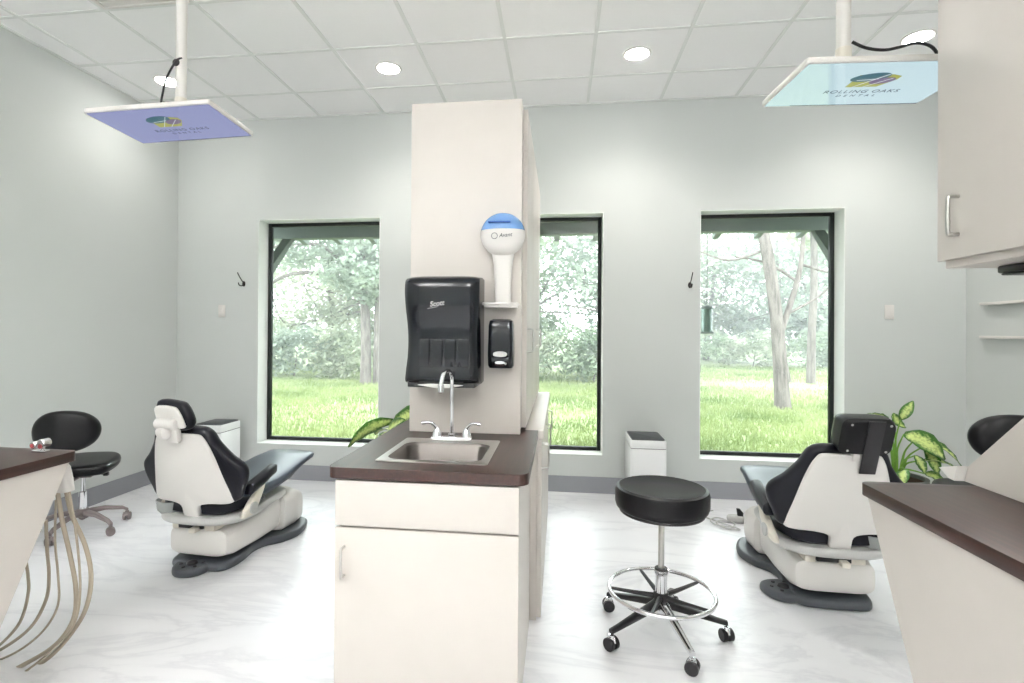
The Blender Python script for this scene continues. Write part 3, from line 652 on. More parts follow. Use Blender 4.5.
# ================================================================== dental chairs
def dental_chair(label, loc, rz, side, head):
    """heading +y; side = +1 when the shown armrest is the right one"""
    t = thing('dental_chair', label, 'dental chair', loc, rz)
    o = [(-.165, -.38), (-.10, -.40), (.10, -.40), (.165, -.38), (.19, -.31), (.19, -.22), (.17, -.10), (.19, .0), (.26, .08), (.30, .2), (.27, .34), (.20, .43), (.0, .45), (-.2, .43), (-.27, .34), (-.30, .2), (-.26, .08), (-.19, 0), (-.17, -.10), (-.19, -.22), (-.19, -.31)]
    b = MB(); b.pad(o, .05, .02, 0, T(0, 0, .025)); b.build('base_cover', 'pad', t)
    # lower body, lofted along y
    secs = []
    for y, hw, z0, z1 in ((-.385, .155, .11, .21), (-.37, .185, .08, .235), (-.30, .20, .065, .245), (-.1, .205, .06, .26), (.1, .20, .06, .29), (.30, .17, .06, .30)):
        secs.append(((0, y, (z0+z1)/2), (hw, 0, 0), (0, 0, (z1-z0)/2)))
    b = MB(); b.loft(secs, 36, 5); b.build('lift_body', 'white', t)
    b = MB(); b.loft([((0, .13, .16), (.19, 0, 0), (0, 0, .11)), ((0, .15, .165), (.225, 0, 0), (0, 0, .13)), ((0, .28, .17), (.235, 0, 0), (0, 0, .135)), ((0, .38, .15), (.215, 0, 0), (0, 0, .11)), ((0, .43, .12), (.17, 0, 0), (0, 0, .07))], 36, 5)
    b.build('pump_housing', 'white', t)
    b = MB(); b.box(-.10, .06, -.41, -.30, .245, .275, .004); b.build('carriage_slot', 'bmetal', t)
    for xa, xb in ((-.15, -.10), (.06, .13)):
        b = MB(); b.box(xa, xb, -.40, -.25, .235, .285, .006); b.build('carriage', 'cream', t)
    b = MB(); b.box(.0, .04, -.45, -.38, .235, .262, .006, T(rz=.0)); b.build('release_lever', 'cream', t)
    # seat support pan
    P = [(-.25, -.36), (-.16, -.44), (0, -.46), (.16, -.44), (.25, -.36), (.27, -.2), (.24, .0), (.2, .2), (0, .24), (-.2, .2), (-.24, 0), (-.27, -.2)]
    b = MB(); b.pad(P, .045, .02, 0, T(0, 0, .302)); b.build('seat_pan', 'greyp', t)
    # seat cushion and leg rest, one continuous upholstery
    secs = []
    for y, z, hw, th in ((-.37, .385, .17, .03), (-.35, .39, .20, .045), (-.30, .385, .235, .052), (-.12, .385, .245, .055), (.06, .395, .24, .05), (.22, .41, .225, .042), (.40, .44, .205, .036), (.48, .448, .195, .034), (.57, .456, .187, .032), (.60, .457, .175, .022)):
        secs.append(((0, y, z), (hw, 0, 0), (0, 0, th)))
    b = MB(); b.loft(secs, 36, 3.2); b.build('seat_cushion', 'slate', t)
    b = MB(); b.loft([((0, -.405, .365), (.18, 0, 0), (0, 0, .03)), ((0, -.385, .37), (.215, 0, 0), (0, 0, .048)), ((0, -.3, .375), (.25, 0, 0), (0, 0, .055)), ((0, -.15, .365), (.262, 0, 0), (0, 0, .045)), ((0, -.1, .36), (.25, 0, 0), (0, 0, .03))], 36, 3.0); b.build('hip_cushion', 'navy', t)
    b = MB(); b.loft([((0, .0, .335), (.18, 0, 0), (0, 0, .012)), ((0, .3, .365), (.17, 0, 0), (0, 0, .014)), ((0, .50, .408), (.14, 0, 0), (0, 0, .012))], 28, 4); b.build('leg_rest_pan', 'pad', t)
    # back: local plane u across, v up; tilted backwards
    tilt = math.radians(14)
    B = Matrix.Translation((0, -.415, .378)) @ Euler((PI/2+tilt, 0, 0)).to_matrix().to_4x4()    # x->x, local y-> up the back, local z -> towards -y (rear)
    def wrap(k): return lambda c: (c.x, c.y, c.z-k*c.x*c.x-.25*max(0, .15-c.y)*0)
    sh = [(-.15, .42), (-.10, .45), (.10, .45), (.15, .42), (.188, .32), (.225, .18), (.250, .07), (.25, .03), (.21, .022), (.12, .028), (.055, .01), (.045, -.07), (.0, -.082), (-.045, -.07), (-.055, .01), (-.12, .028), (-.21, .022), (-.25, .03), (-.250, .07), (-.225, .18), (-.188, .32)]
    b = MB(); b.pad(sh, .03, .013, .012, B @ T(0, 0, .012), wrap(.7), 4); b.build('back_shell', 'white', t)
    up = [(-.17, .45), (-.10, .478), (.10, .478), (.17, .45), (.205, .38), (.262, .30), (.325, .235), (.332, .17), (.295, .08), (.27, .03), (.20, .02), (0, .02), (-.20, .02), (-.27, .03), (-.295, .08), (-.332, .17), (-.325, .235), (-.262, .30), (-.205, .38)]
    b = MB(); b.pad(up, .07, .03, .01, B @ T(0, 0, -.035), wrap(.35), 4); b.build('backrest', 'navy', t)
    # armrests
    for s in (-1, 1):
        b = MB(); b.loft([((s*.262, -.30, .30), (.02, 0, 0), (0, .05, 0)), ((s*.285, -.30, .35), (.024, 0, 0), (0, .055, 0)), ((s*.295, -.27, .40), (.022, 0, 0), (0, .045, 0)), ((s*.30, -.23, .445), (.016, 0, 0), (0, .03, 0)), ((s*.30, -.215, .475), (.014, 0, 0), (0, .026, 0))], 24, 3); br = b.build('arm_bracket', 'cream', t)
        b = MB(); b.cyl(.036, 0, .01, .003, 28, T(s*.305, -.30, .355, ry=s*PI/2)); b.build('pivot_disc', 'greyp', br)
        b = MB(); b.loft([((s*.292, -.345, .462), (.018, 0, 0), (0, .0, .02)), ((s*.294, -.33, .468), (.034, 0, 0), (0, 0, .034)), ((s*.294, -.22, .494), (.036, 0, 0), (0, 0, .034)), ((s*.292, -.10, .530), (.034, 0, 0), (0, 0, .030)), ((s*.290, -.075, .538), (.02, 0, 0), (0, 0, .018))], 24, 2.6); b.build('arm_pad', 'navy', t)
    if head == 'plain':
        Hm = B @ T(0.01, .535, .05, rx=-.1) @ Matrix.Scale(.84, 4)
        b = MB(); b.pad([(-.11, .10), (.05, .10), (.10, .07), (.135, -.01), (.13, -.06), (.08, -.09), (-.09, -.09), (-.115, -.05)], .07, .03, .008, Hm @ T(0.0, .03, -.045)); b.build('headrest', 'navy', t)
        b = MB(); b.pad([(-.095, .075), (.03, .075), (.07, .045), (.10, -.03), (.09, -.065), (-.08, -.065), (-.10, .0)], .022, .008, .004, Hm @ T(0, .03, .0)); b.build('headrest_plate', 'white', t)
        b = MB(); b.cyl(.034, -.085, .06, .012, 28, Hm @ T(0, 0, .028, ry=PI/2)); b.box(-.035, .055, -.05, .02, -.01, .03, .01, Hm); b.build('headrest_joint', 'white', t)
        b = MB(); b.lathe([(0, -.045), (.03, -.042), (.046, -.015), (.048, .02), (.03, .04), (0, .045)], 28, Hm @ T(-.03, -.055, .025, ry=PI/2)); b.build('headrest_knob', 'white', t)
        b = MB(); b.box(-.03, .055, -.13, -.04, -.02, .02, .008, Hm); b.build('headrest_stem', 'white', t)
    else:
        Hm = B @ T(0.035, .56, .03, rx=.10) @ Matrix.Scale(.80, 4)
        b = MB(); b.loft([((.01, .0, .035), (.125, 0, 0), (0, .105, 0)), ((.0, .0, .015), (.14, 0, 0), (0, .118, 0)), ((-.0, -.005, -.06), (.145, 0, 0), (0, .11, 0)), ((-.0, -.012, -.13), (.12, 0, 0), (0, .085, 0)), ((-.0, -.015, -.15), (.09, 0, 0), (0, .06, 0))], 36, 6, Hm); b.build('headrest', 'black', t)
        b = MB(); b.box(-.012, .076, -.235, .112, .034, .042, .002, Hm); b.build('headrest_strap', 'bmetal', t)
        for x, y in ((-.095, .085), (.108, .085), (-.095, -.085), (.108, -.085)):
            b = MB(); b.lathe([(.008, 0), (.007, .003), (0, .0045)], 12, Hm @ T(x, y, .0335)); b.build('snap_button', 'nickel', t)
        b = MB(); b.box(-.05, .03, -.17, -.10, -.02, .02, .006, Hm); b.build('headrest_stem', 'white', t)
    # clear seat guards at the rear corners
    b = MB(); b.lathe([(.02, .0), (.06, .004), (.085, .03), (.092, .085), (.087, .086), (.080, .032), (.05, .012), (.02, .006)], 28, T(-.195 if side > 0 else .195, -.35, .30), 1, .8); b.build('clear_guard', 'clear', t)
    return t
dental_chair('reclined dental chair with a white jointed headrest bracket, left side of the room', (-2.045, 3.21, 0), -math.radians(4), 1, 'plain')
dental_chair('reclined dental chair with a big black strapped headrest, right side of the room', (1.40, 3.26, 0), -math.radians(2), -1, 'strapped')

def foot_control(label, x, y, rz):
    t = thing('foot_control', label, 'foot pedal', (x, y, 0), rz)
    b = MB(); b.pad([(-.10, -.02), (-.06, -.085), (.03, -.10), (.09, -.05), (.10, .04), (.05, .095), (-.05, .09), (-.10, .05)], .045, .018, 0, T(0, 0, .0225)); b.build('shell', 'pad', t)
    b = MB()
    b.lathe([(.030, .045), (.026, .056), (.012, .062), (0, .063)], 24)
    b.build('dial', 'bmetal', t)
    for k in range(6):
        a = k*PI/3; b = MB(); b.lathe([(.011, .044), (.009, .051), (0, .052)], 14, T(.06*math.cos(a), .055*math.sin(a), 0)); b.build('button', 'bmetal', t)
foot_control('dark grey foot pedal disc at the rear corner of the left dental chair', -2.085, 2.81, .3)
foot_control('dark grey foot pedal disc at the near left corner of the right dental chair', 1.185, 3.00, .1)

# ================================================================== stools
def caster(b_h, b_w, x, y, rz, r=.027, w=.024):
    m = T(x, y, 0, rz=rz)
    b_w.cyl(r, -w, -.004, .003, 20, m @ T(0, 0, r, rx=PI/2)); b_w.cyl(r, .004, w, .003, 20, m @ T(0, 0, r, rx=PI/2))
    b_h.lathe([(.0, r*2+.012), (.012, r*2+.010), (.012, r*2-.004)], 14, m)
    b_h.loft([((-.002, 0, r+.01), (r*.8, 0, 0), (0, w*.75, 0)), ((0, 0, r*2), (r*.55, 0, 0), (0, w*.5, 0))], 16, 2.4, m)
rs = thing('round_stool', 'black round padded stool with chrome foot ring in the foreground', 'stool', (.470, 2.53, 0))
b = MB(); b.lathe([(0, .660), (.10, .662), (.165, .670), (.190, .679), (.203, .673), (.209, .655), (.209, .605), (.203, .585), (.19, .575), (0, .575)], 64); b.build('seat', 'black', rs)
b = MB(); b.cyl(.19, .562, .577, .003, 48); b.box(-.08, .08, -.08, .08, .535, .563, .004); b.build('seat_plate', 'bmetal', rs)
b = MB(); b.cyl(.0135, .30, .54); b.build('screw_post', 'steel', rs)
b = MB(); b.cyl(.030, .275, .30, .004); b.cyl(.026, .165, .28, .002); b.build('column', 'chrome', rs)
b = MB(); b.cyl(.030, .295, .306, .003); b.cyl(.034, .12, .195, .006); b.build('hub', 'bmetal', rs)
b = MB(); b.cyl(.02, .075, .12, .004); b.build('hub_cap', 'chrome', rs)
b = MB(); b.tube([(.233*math.cos(k/24*2*PI), .233*math.sin(k/24*2*PI), .198) for k in range(24)], .0095, 12, 3, True); b.build('foot_ring', 'chrome', rs)
for k in range(5):
    a = math.radians(33+72*k); c, s = math.cos(a), math.sin(a)
    b = MB(); b.tube([(.02*c, .02*s, .175), (.12*c, .12*s, .182), (.226*c, .226*s, .192)], .009, 8, 4, radii=[.013, .0095, .007]); b.build('ring_spoke', 'bmetal', rs)
for k in range(5):
    a = math.radians(285+72*k); c, s = math.cos(a), math.sin(a)
    m = T(rz=a)
    b = MB(); b.loft([((.02, 0, .145), (0, .022, 0), (0, 0, .02)), ((.12, 0, .120), (0, .018, 0), (0, 0, .016)), ((.25, 0, .088), (0, .013, 0), (0, 0, .011)), ((.288, 0, .080), (0, .012, 0), (0, 0, .010))], 16, 4, m)
    lg = b.build('leg', 'bmetal' if k else 'chrome', rs)
    bh, bw = MB(), MB(); caster(bh, bw, .284*c, .284*s, a+.9+k, .028, .026)
    ca = bh.build('caster_housing', 'chrome', lg); bw.build('caster_wheel', 'bmetal', lg)

def operator_stool(label, x, y, rz, bz, a0, mat_base='taupe'):
    """faces +y: backrest at -y"""
    t = thing('operator_stool', label, 'stool', (x, y, 0), rz)
    b = MB(); b.pad([(-.2, -.12), (-.15, -.18), (0, -.2), (.15, -.18), (.2, -.12), (.205, .05), (.15, .17), (0, .2), (-.15, .17), (-.205, .05)], .075, .034, .004, T(0, 0, .455, rx=.06)); b.build('seat', 'black', t)
    b = MB(); b.box(-.09, .09, -.11, .09, .385, .412, .006); b.build('seat_mechanism', 'taupe', t)
    b = MB(); b.tube([(.07, -.04, .395), (.12, -.05, .393), (.15, -.05, .39)], .006, 8, 3); b.box(.14, .17, -.065, -.035, .378, .402, .005); b.build('lever', 'bmetal', t)
    b = MB(); b.box(-.025, .025, -.24, -.05, .385, .40, .004); b.tube([(0, -.235, .392), (0, -.27, .43), (0, -.285, .52), (0, -.285, bz-.05)], .013, 10, 5); b.build('back_stem', 'taupe', t)
    b = MB(); b.pad([(-.188, 0), (-.170, .07), (-.105, .122), (0, .138), (.105, .122), (.170, .07), (.188, 0), (.162, -.07), (.095, -.115), (0, -.13), (-.095, -.115), (-.162, -.07)], .07, .032, .006, T(0, -.285, bz, rx=PI/2-.1), lambda c: (c.x, c.y, c.z-1.5*c.x*c.x)); b.build('backrest', 'black', t)
    b = MB(); b.cyl(.014, .22, .39); b.build('gas_post', 'chrome', t)
    b = MB(); b.cyl(.024, .12, .27, .003); b.build('column', 'chrome', t)
    b = MB(); b.cyl(.04, .095, .15, .008); b.build('hub', mat_base, t)
    for k in range(5):
        a = math.radians(a0+72*k); m = T(rz=a)
        b = MB(); b.loft([((.02, 0, .125), (0, .022, 0), (0, 0, .018)), ((.13, 0, .122), (0, .017, 0), (0, 0, .015)), ((.24, 0, .095), (0, .013, 0), (0, 0, .012)), ((.272, 0, .074), (0, .012, 0), (0, 0, .011))], 16, 4, m); lg = b.build('leg', mat_base, t)
        bh, bw = MB(), MB(); caster(bh, bw, .268*math.cos(a), .268*math.sin(a), a+1.0, .027, .024)
        bh.build('caster_housing', mat_base, lg); bw.build('caster_wheel', mat_base, lg)
    return t
operator_stool('black low stool with an oval backrest beside the left wall', -3.25, 3.27, math.radians(24), .725, -35)
operator_stool('black low stool with an oval backrest behind the right walnut counter', 2.44, 3.44, math.radians(-6), .825, 12)

# ================================================================== bins
def bin_(label, x, y, w, d, h, rz=0, dots=False):
    t = thing('step_bin', label, 'trash bin', (x, y, 0), rz)
    b = MB(); b.prism(rounded(-w/2, w/2, -d/2, d/2, .02, 4), .0, h-.075, .003); b.build('bin_body', 'gloss_white', t)
    b = MB(); b.prism(rounded(-w/2+.003, w/2-.003, -d/2+.003, d/2-.003, .02, 4), h-.075, h-.071); b.build('seam', 'binlid', t)
    b = MB(); b.prism(rounded(-w/2, w/2, -d/2, d/2, .02, 4), h-.071, h-.008, .004); b.build('lid_rim', 'gloss_white', t)
    b = MB(); b.prism(rounded(-w/2+.012, w/2-.012, -d/2+.012, d/2-.012, .02, 4), h-.009, h-.001, .002); b.build('lid', 'binlid', t)
    b = MB(); b.box(-.05, .05, -d/2-.02, -d/2+.01, .0, .02, .004); b.build('pedal', 'binlid', t)
    return t
bin_('white rectangular step bin with grey lid between the middle and right windows', .69, 4.43, .275, .37, .555)
lb = bin_('white rectangular step bin with grey lid behind the left dental chair', -3.03, 4.40, .26, .30, .565, .0)
b = MB(); b.cyl(.006, 0, .003, 0, 12, T(-.03, -.1505, .525, rx=PI/2)); b.build('lock_button', 'greyp', lb)

# ================================================================== wall fittings
def coat_hook(label, x, z, s):
    t = thing('coat_hook', label, 'coat hook', (x, YB, z))
    b = MB(); b.loft([((0, -.001, -.03), (.012, 0, 0), (0, 0, .014)), ((0, -.006, -.03), (.011, 0, 0), (0, 0, .013))], 20, 2); b.loft([((0, -.002, -.03), (.016, 0, 0), (0, 0, .026)), ((0, -.008, -.03), (.013, 0, 0), (0, 0, .022))], 20, 2); b.build('hook_plate', 'hook', t)
    b = MB(); b.tube([(0, -.006, -.02), (s*.004, -.03, .0), (s*.012, -.05, .03), (s*.02, -.07, .065)], .0045, 8, 5); b.lathe([(0, -.007), (.007, 0), (0, .007)], 12, T(s*.02, -.07, .067))
    b.tube([(0, -.006, -.035), (s*.004, -.03, -.052), (s*.016, -.05, -.045), (s*.022, -.055, -.022)], .0045, 8, 5); b.build('hook_arm', 'hook', t)
coat_hook('dark bronze coat hook left of the left window', -2.955, 1.85, -1)
coat_hook('dark bronze coat hook between the middle and right windows', 1.088, 1.82, .3)
def outlet(label, x, z):
    t = thing('wall_outlet', label, 'wall outlet', (x, YB, z))
    b = MB(); b.box(-.036, .036, -.006, 0, -.058, .058, .003); b.build('cover_plate', 'white', t)
    b = MB(); b.box(-.017, .017, -.009, -.005, -.033, .033, .002); b.build('socket', 'white', t)
outlet('white wall plate left of the left window', -3.176, 1.563)
outlet('white wall plate between the right window and the right corner', 2.637, 1.566)
for z, lb in ((1.62, 'upper thin white wall shelf on the right wall'), (1.37, 'lower thin white wall shelf on the right wall')):
    t = thing('wall_shelf', lb, 'shelf', (XR, 4.05, z), group='thin white shelves on the right wall')
    b = MB(); b.box(-.05, 0, -.45, .41, -.010, .010, .003); b.build('shelf_board', 'white', t)

# handpiece with coiled cord on the floor
t = thing('corded_remote', 'small grey corded device with a tangled cord on the floor beyond the right chair', 'remote control', (1.29, 4.10, 0))
b = MB(); b.pad([(-.05, -.03), (.05, -.035), (.06, .02), (0, .04), (-.055, .03)], .05, .02, 0, T(0, 0, .025)); b.build('body', 'greyp', t)
b = MB(); b.loft([((.03, 0, .04), (.02, 0, 0), (0, .02, 0)), ((.03, 0, .07), (.022, 0, 0), (0, .02, 0)), ((.015, 0, .10), (.012, 0, 0), (0, .012, 0))], 16, 2.5); b.build('knob', 'bmetal', t)
b = MB(); pts = [(-.05, 0, .01)]
for k in range(14): pts.append((-.13+.07*math.cos(k*.9)+.01*k*.4, -.03+.08*math.sin(k*.9)-.006*k, .009+.002*(k % 3)))
pts += [(-.2, .05, .008), (-.22, .14, .008), (-.1, .22, .008)]
b.tube(pts, .005, 8, 5); b.build('cord', 'greyp', t)

# ================================================================== potted plants
def leaf_mesh(bm, lay, base, tip, width, droop, roll, fold=.25, n=10):
    base, tip = Vector(base), Vector(tip); L = tip-base; ln = L.length; d = L.normalized()
    side = d.cross(Vector((0, 0, 1)))
    if side.length < .1: side = Vector((1, 0, 0))
    side.normalize(); side = Matrix.Rotation(roll, 3, d) @ side; nrm = side.cross(d).normalized()
    rows = []
    for i in range(n+1):
        t = i/n; w = width*max(0, math.sin(PI*min(1, t*.93+.045))**.75*(1-.35*t))
        c = base+L*t+nrm*droop*ln*4*t*(1-t)
        row = []
        for j in range(-4, 5):
            u = j/4
            v = bm.verts.new(c+side*(u*w)+nrm*(abs(u)*w*fold+.004*math.sin(t*22+u*3)))
            v[lay] = max(0, (1-abs(u)**1.4)*(.9-.2*t)) if i not in (0, n) else .2
            row.append(v)
        rows.append(row)
    for A, B in zip(rows, rows[1:]):
        for j in range(8): bm.faces.new((A[j], A[j+1], B[j+1], B[j]))
def plant(label, loc, leaves, pot_r, pot_h):
    t = thing('potted_plant', label, 'plant', loc)
    b = MB(); b.lathe([(pot_r*.72, 0), (pot_r*.75, .01), (pot_r*.98, pot_h-.03), (pot_r*1.04, pot_h-.03), (pot_r*1.04, pot_h), (pot_r*.93, pot_h), (pot_r*.9, pot_h-.03), (0, pot_h-.03)], 40); b.build('pot', 'pot', t)
    b = MB(); b.lathe([(0, pot_h-.02), (pot_r*.9, pot_h-.025), (pot_r*.9, pot_h-.04)], 28); b.build('soil', 'soil', t)
    for bs, tp, w, dr, ro in leaves:
        b = MB(); r0 = Vector((bs[0]*.12, bs[1]*.12, pot_h-.03)); bs = Vector(bs)
        mid = r0.lerp(bs, .55)+Vector((-.03*(bs.x > 0)+.01, 0, .05)); b.tube([r0, r0.lerp(mid, .5)+Vector((0, 0, .03)), mid, bs], .006, 8, 4, radii=[.010, .007, .004]); b.build('stalk', 'stalk', t)
        bm = bmesh.new(); lay = bm.verts.layers.float.new('pale'); leaf_mesh(bm, lay, bs, tp, w, dr, ro)
        me = bpy.data.meshes.new('leaf'); bm.to_mesh(me); bm.free(); me.materials.append(M['varleaf'])
        for p in me.polygons: p.use_smooth = True
        o = bpy.data.objects.new('leaf', me); COL.objects.link(o); o.parent = t
        sm = o.modifiers.new('thick', 'SOLIDIFY'); sm.thickness = .0012
LR = [((.02, -.02, .76), (.10, -.03, .90), .045, .1, 1.2), ((-.02, 0, .80), (.05, -.03, .70), .045, -.2, .9),
      ((-.06, -.02, .74), (-.22, -.05, .80), .045, .12, .2), ((-.08, 0, .68), (-.25, -.02, .72), .05, .1, .5), ((-.10, -.05, .62), (-.24, -.10, .66), .045, .12, .7),
      ((.02, -.06, .66), (.24, -.14, .50), .11, .12, .75), ((.14, -.02, .64), (.40, -.06, .44), .055, .10, .5), ((.16, -.06, .58), (.22, -.10, .38), .055, .1, 1.0),
      ((.12, -.10, .48), (.34, -.14, .42), .065, .12, .1), ((.06, -.12, .52), (.10, -.16, .40), .04, .1, .8), ((-.02, -.14, .42), (-.06, -.2, .32), .06, .1, .5), ((.10, -.15, .40), (.22, -.2, .32), .08, .1, .3), ((.0, .12, .6), (-.03, .28, .62), .06, .1, .2)]
plant('leafy green and cream potted plant in the corner behind the right dental chair', (2.47, 4.28, 0), LR, .19, .34)
LL = [((.02, -.30, .74), (.36, -.45, .93), .07, .08, 1.1), ((-.02, -.26, .70), (.16, -.44, .82), .06, .06, 1.0), ((.02, -.24, .78), (-.21, -.46, .64), .07, .12, 1.1), ((-.02, -.2, .70), (.02, -.48, .70), .045, .05, .4), ((.0, .1, .7), (.06, .3, .75), .06, .1, 0), ((-.1, .05, .66), (-.25, .15, .6), .06, .1, 0)]
plant('leafy green potted plant reaching over the left edge of the island counter', (-1.13, 3.72, 0), LL, .16, .3)

# ================================================================== outdoors
bm = bmesh.new()
nx, ny = 40, 40
G = [[bm.verts.new((-45+90*i/nx, 4.9+70*(j/ny)**1.5, -.12+.25*math.sin(i*.9)*math.sin(j*.7)*min(1, j/20)*.5)) for i in range(nx+1)] for j in range(ny+1)]
for j in range(ny):
    for i in range(nx): bm.faces.new((G[j][i], G[j][i+1], G[j+1][i+1], G[j+1][i]))
b = MB(); b.bm.free(); b.bm = bm; struct(b.build('ground', 'ground'))
def blades():
    V, Fc = [], []
    for i in range(120000):
        y = 5.0+10*random.random()**1.2 if i < 80000 else 14+11*random.random(); x = random.uniform(-.72*y-.6, .62*y+.4)
        h = random.uniform(.04, .11)*(1 if y < 10 else 1.2); a = random.uniform(0, PI); w = random.uniform(.004, .008)*(1+y*.11); lx, ly = random.uniform(-.05, .05), random.uniform(-.05, .05)
        c, s = math.cos(a)*w, math.sin(a)*w; n = len(V)
        V += [(x-c, y-s, -.13), (x+c, y+s, -.13), (x+lx, y+ly, -.12+h)]; Fc.append((n, n+1, n+2))
    me = bpy.data.meshes.new('lawn_grass'); me.from_pydata(V, [], Fc); me.materials.append(M['grass'])
    o = bpy.data.objects.new('lawn_grass', me); COL.objects.link(o); tag(o, 'bright green mown grass outside the windows', 'grass', kind='stuff')
blades()
# eave: soffit, beam, rafter tails, knee braces
t = thing('roof_eave', 'grey green roof eave with beam and rafter tails above the windows outside', 'eave', (0, YB+WT, 2.40))
b = MB(); b.box(-4.2, 3.9, .0, .95, .30, .34); b.build('soffit', 'eave', t, smooth=False)
b = MB(); b.box(-4.2, 3.9, .67, .80, .0, .16, .004); b.build('beam', 'eave', t)
for k in range(19):
    x = -4.0+k*.44
    b = MB(); b.prism([(.05, .18), (.05, .30), (.80, .30), (1.36, .14), (1.36, .04), (.80, .165)], x-.03, x+.03, 0, None, 1, 'x'); b.build('rafter_tail', 'eave', t, smooth=False)
for x in (-3.02, 2.52):
    b = MB(); b.prism([(.01, -.75), (.01, -.62), (.70, .0), (.78, .0)], x-.05, x+.05, 0, None, 1, 'x'); b.build('knee_brace', 'eave', t, smooth=False)
t = thing('bird_feeder', 'greenish tube bird feeder hanging outside the right window', 'bird feeder', (1.475, 5.60, 1.38))
b = MB(); b.cyl(.052, .02, .25, .004, 24); b.build('seed_tube', 'green_glass', t)
b = MB(); b.cyl(.066, 0, .02, .004, 24); b.lathe([(.068, .25), (.05, .275), (0, .29)], 24); b.build('cap_and_tray', 'eave', t)
b = MB(); b.tube([(0, 0, .285), (0, 0, 1.02)], .003, 6, 1); b.build('hanger_wire', 'bmetal', t)

def tree(name, label, category, x, y, trunks, crowns, leafm, leaf=.09, group=None):
    t = thing(name, label, category, (x, y, -.12), 0, group)
    for pts, rad in trunks:
        b = MB(); b.tube(pts, .1, 10, 5, radii=rad); b.build('trunk' if rad[0] > .07 else 'branch', 'bark', t)
    V, Fc = [], []
    for (cx, cy, cz, rx, ry, rz_, n) in crowns:
        cl = []
        for _ in range(max(4, n//60)):
            a = random.uniform(0, 2*PI); ph = math.acos(random.uniform(-1, 1)); rr_ = random.uniform(.45, 1)
            cl.append((cx+rx*rr_*math.sin(ph)*math.cos(a), cy+ry*rr_*math.sin(ph)*math.sin(a), cz+rz_*rr_*math.cos(ph)))
        for _ in range(n):
            q = random.choice(cl); sg = min(rx, rz_)*.26
            p = Vector((random.gauss(q[0], sg), random.gauss(q[1], sg), random.gauss(q[2], sg*.6)))
            if p.z < .02: p.z = random.uniform(.02, .4)
            e = Euler((random.uniform(-.9, .9), random.uniform(-.9, .9), random.uniform(0, 6.3))).to_matrix(); s = leaf*random.uniform(.6, 1.3)
            k = len(V)
            for c in ((-s, 0, 0), (0, -s*.45, 0), (s, 0, 0), (0, s*.45, 0)): V.append(tuple(p+e @ Vector(c)))
            Fc.append((k, k+1, k+2, k+3))
    if V:
        me = bpy.data.meshes.new('foliage'); me.from_pydata(V, [], Fc); me.materials.append(M[leafm]); o = bpy.data.objects.new('foliage', me); COL.objects.link(o); o.parent = t
    return t
# haze volume added to soften the outdoor contrast, imitating window glare
hz = bpy.data.materials.new('haze'); hz.use_nodes = True; hn = hz.node_tree; hn.nodes.remove(hn.nodes['Principled BSDF'])
vs = hn.nodes.new('ShaderNodeVolumeScatter'); vs.inputs['Density'].default_value = .009; vs.inputs['Color'].default_value = (.97, .985, 1, 1); hn.links.new(vs.outputs[0], hn.nodes['Material Output'].inputs['Volume'])
b = MB(); b.box(-30, 30, 6.4, 45, -.3, 9); o = b.build('lawn_haze', hz, smooth=False); tag(o, 'pale thin haze hanging over the lawn and between the trees', 'haze', kind='stuff')
# the leaning trunk in the right window
tree('leaning_tree', 'tall grey leaning tree trunk on the lawn in the right window', 'tree', 4.42, 11.24,
     [([(0, 0, 0), (-.04, 0, .6), (-.10, 0, 1.5), (-.20, 0, 2.4), (-.36, 0, 3.4), (-.6, .1, 4.6), (-.8, .3, 6)], [.165, .138, .126, .12, .112, .10, .07]),
      ([(-.06, 0, 1.45), (.06, .05, 1.8), (.26, .1, 2.4), (.38, .1, 3.0), (.42, .1, 3.8), (.5, .2, 5)], [.065, .06, .055, .045, .04, .03]),
      ([(.3, .1, 2.55), (-.2, .3, 2.95), (-.8, .4, 3.1)], [.03, .025, .015]), ([(.36, .1, 2.9), (.9, .2, 2.75), (1.6, .3, 2.6)], [.03, .022, .012]), ([(-.3, 0, 3.2), (-1.0, .2, 3.0), (-1.7, .3, 3.3)], [.03, .02, .012]), ([(.1, .05, 1.9), (.8, .2, 2.3), (1.5, .2, 3.0)], [.03, .02, .014])],
     [(-.9, .4, 5.6, 1.6, 1.5, .9, 1500), (.6, .3, 5.0, 1.5, 1.3, .7, 1200)], 'leafB')
# twin trunk in the left window with hanging crown
tree('twin_trunk_tree', 'pale twin trunk tree with a hanging crown in the left window', 'tree', -5.35, 14.2,
     [([(0, 0, 0), (.0, 0, 1.2), (-.05, 0, 2.4), (-.2, 0, 4)], [.17, .14, .13, .10]), ([(.30, .1, 0), (.30, .1, 1.2), (.34, .1, 2.4), (.6, .1, 4)], [.13, .11, .10, .08]),
      ([(-.05, 0, 2.4), (-.9, 0, 3.0), (-2.2, 0, 3.1), (-3.2, 0, 2.6)], [.09, .07, .05, .03]), ([(-.3, 0, 3.0), (-1.4, -.2, 3.9), (-3.2, -.4, 3.7)], [.07, .05, .02])],
     [(.2, 0, 3.1, 1.3, 1.2, .8, 4200), (-1.2, 0, 4.0, 1.5, 1.3, .8, 3000), (-2.8, 0, 4.4, 1.4, 1.2, .8, 1800), (1.4, 0, 4.2, 1.2, 1.2, 1, 1500)], 'leafA', .10)
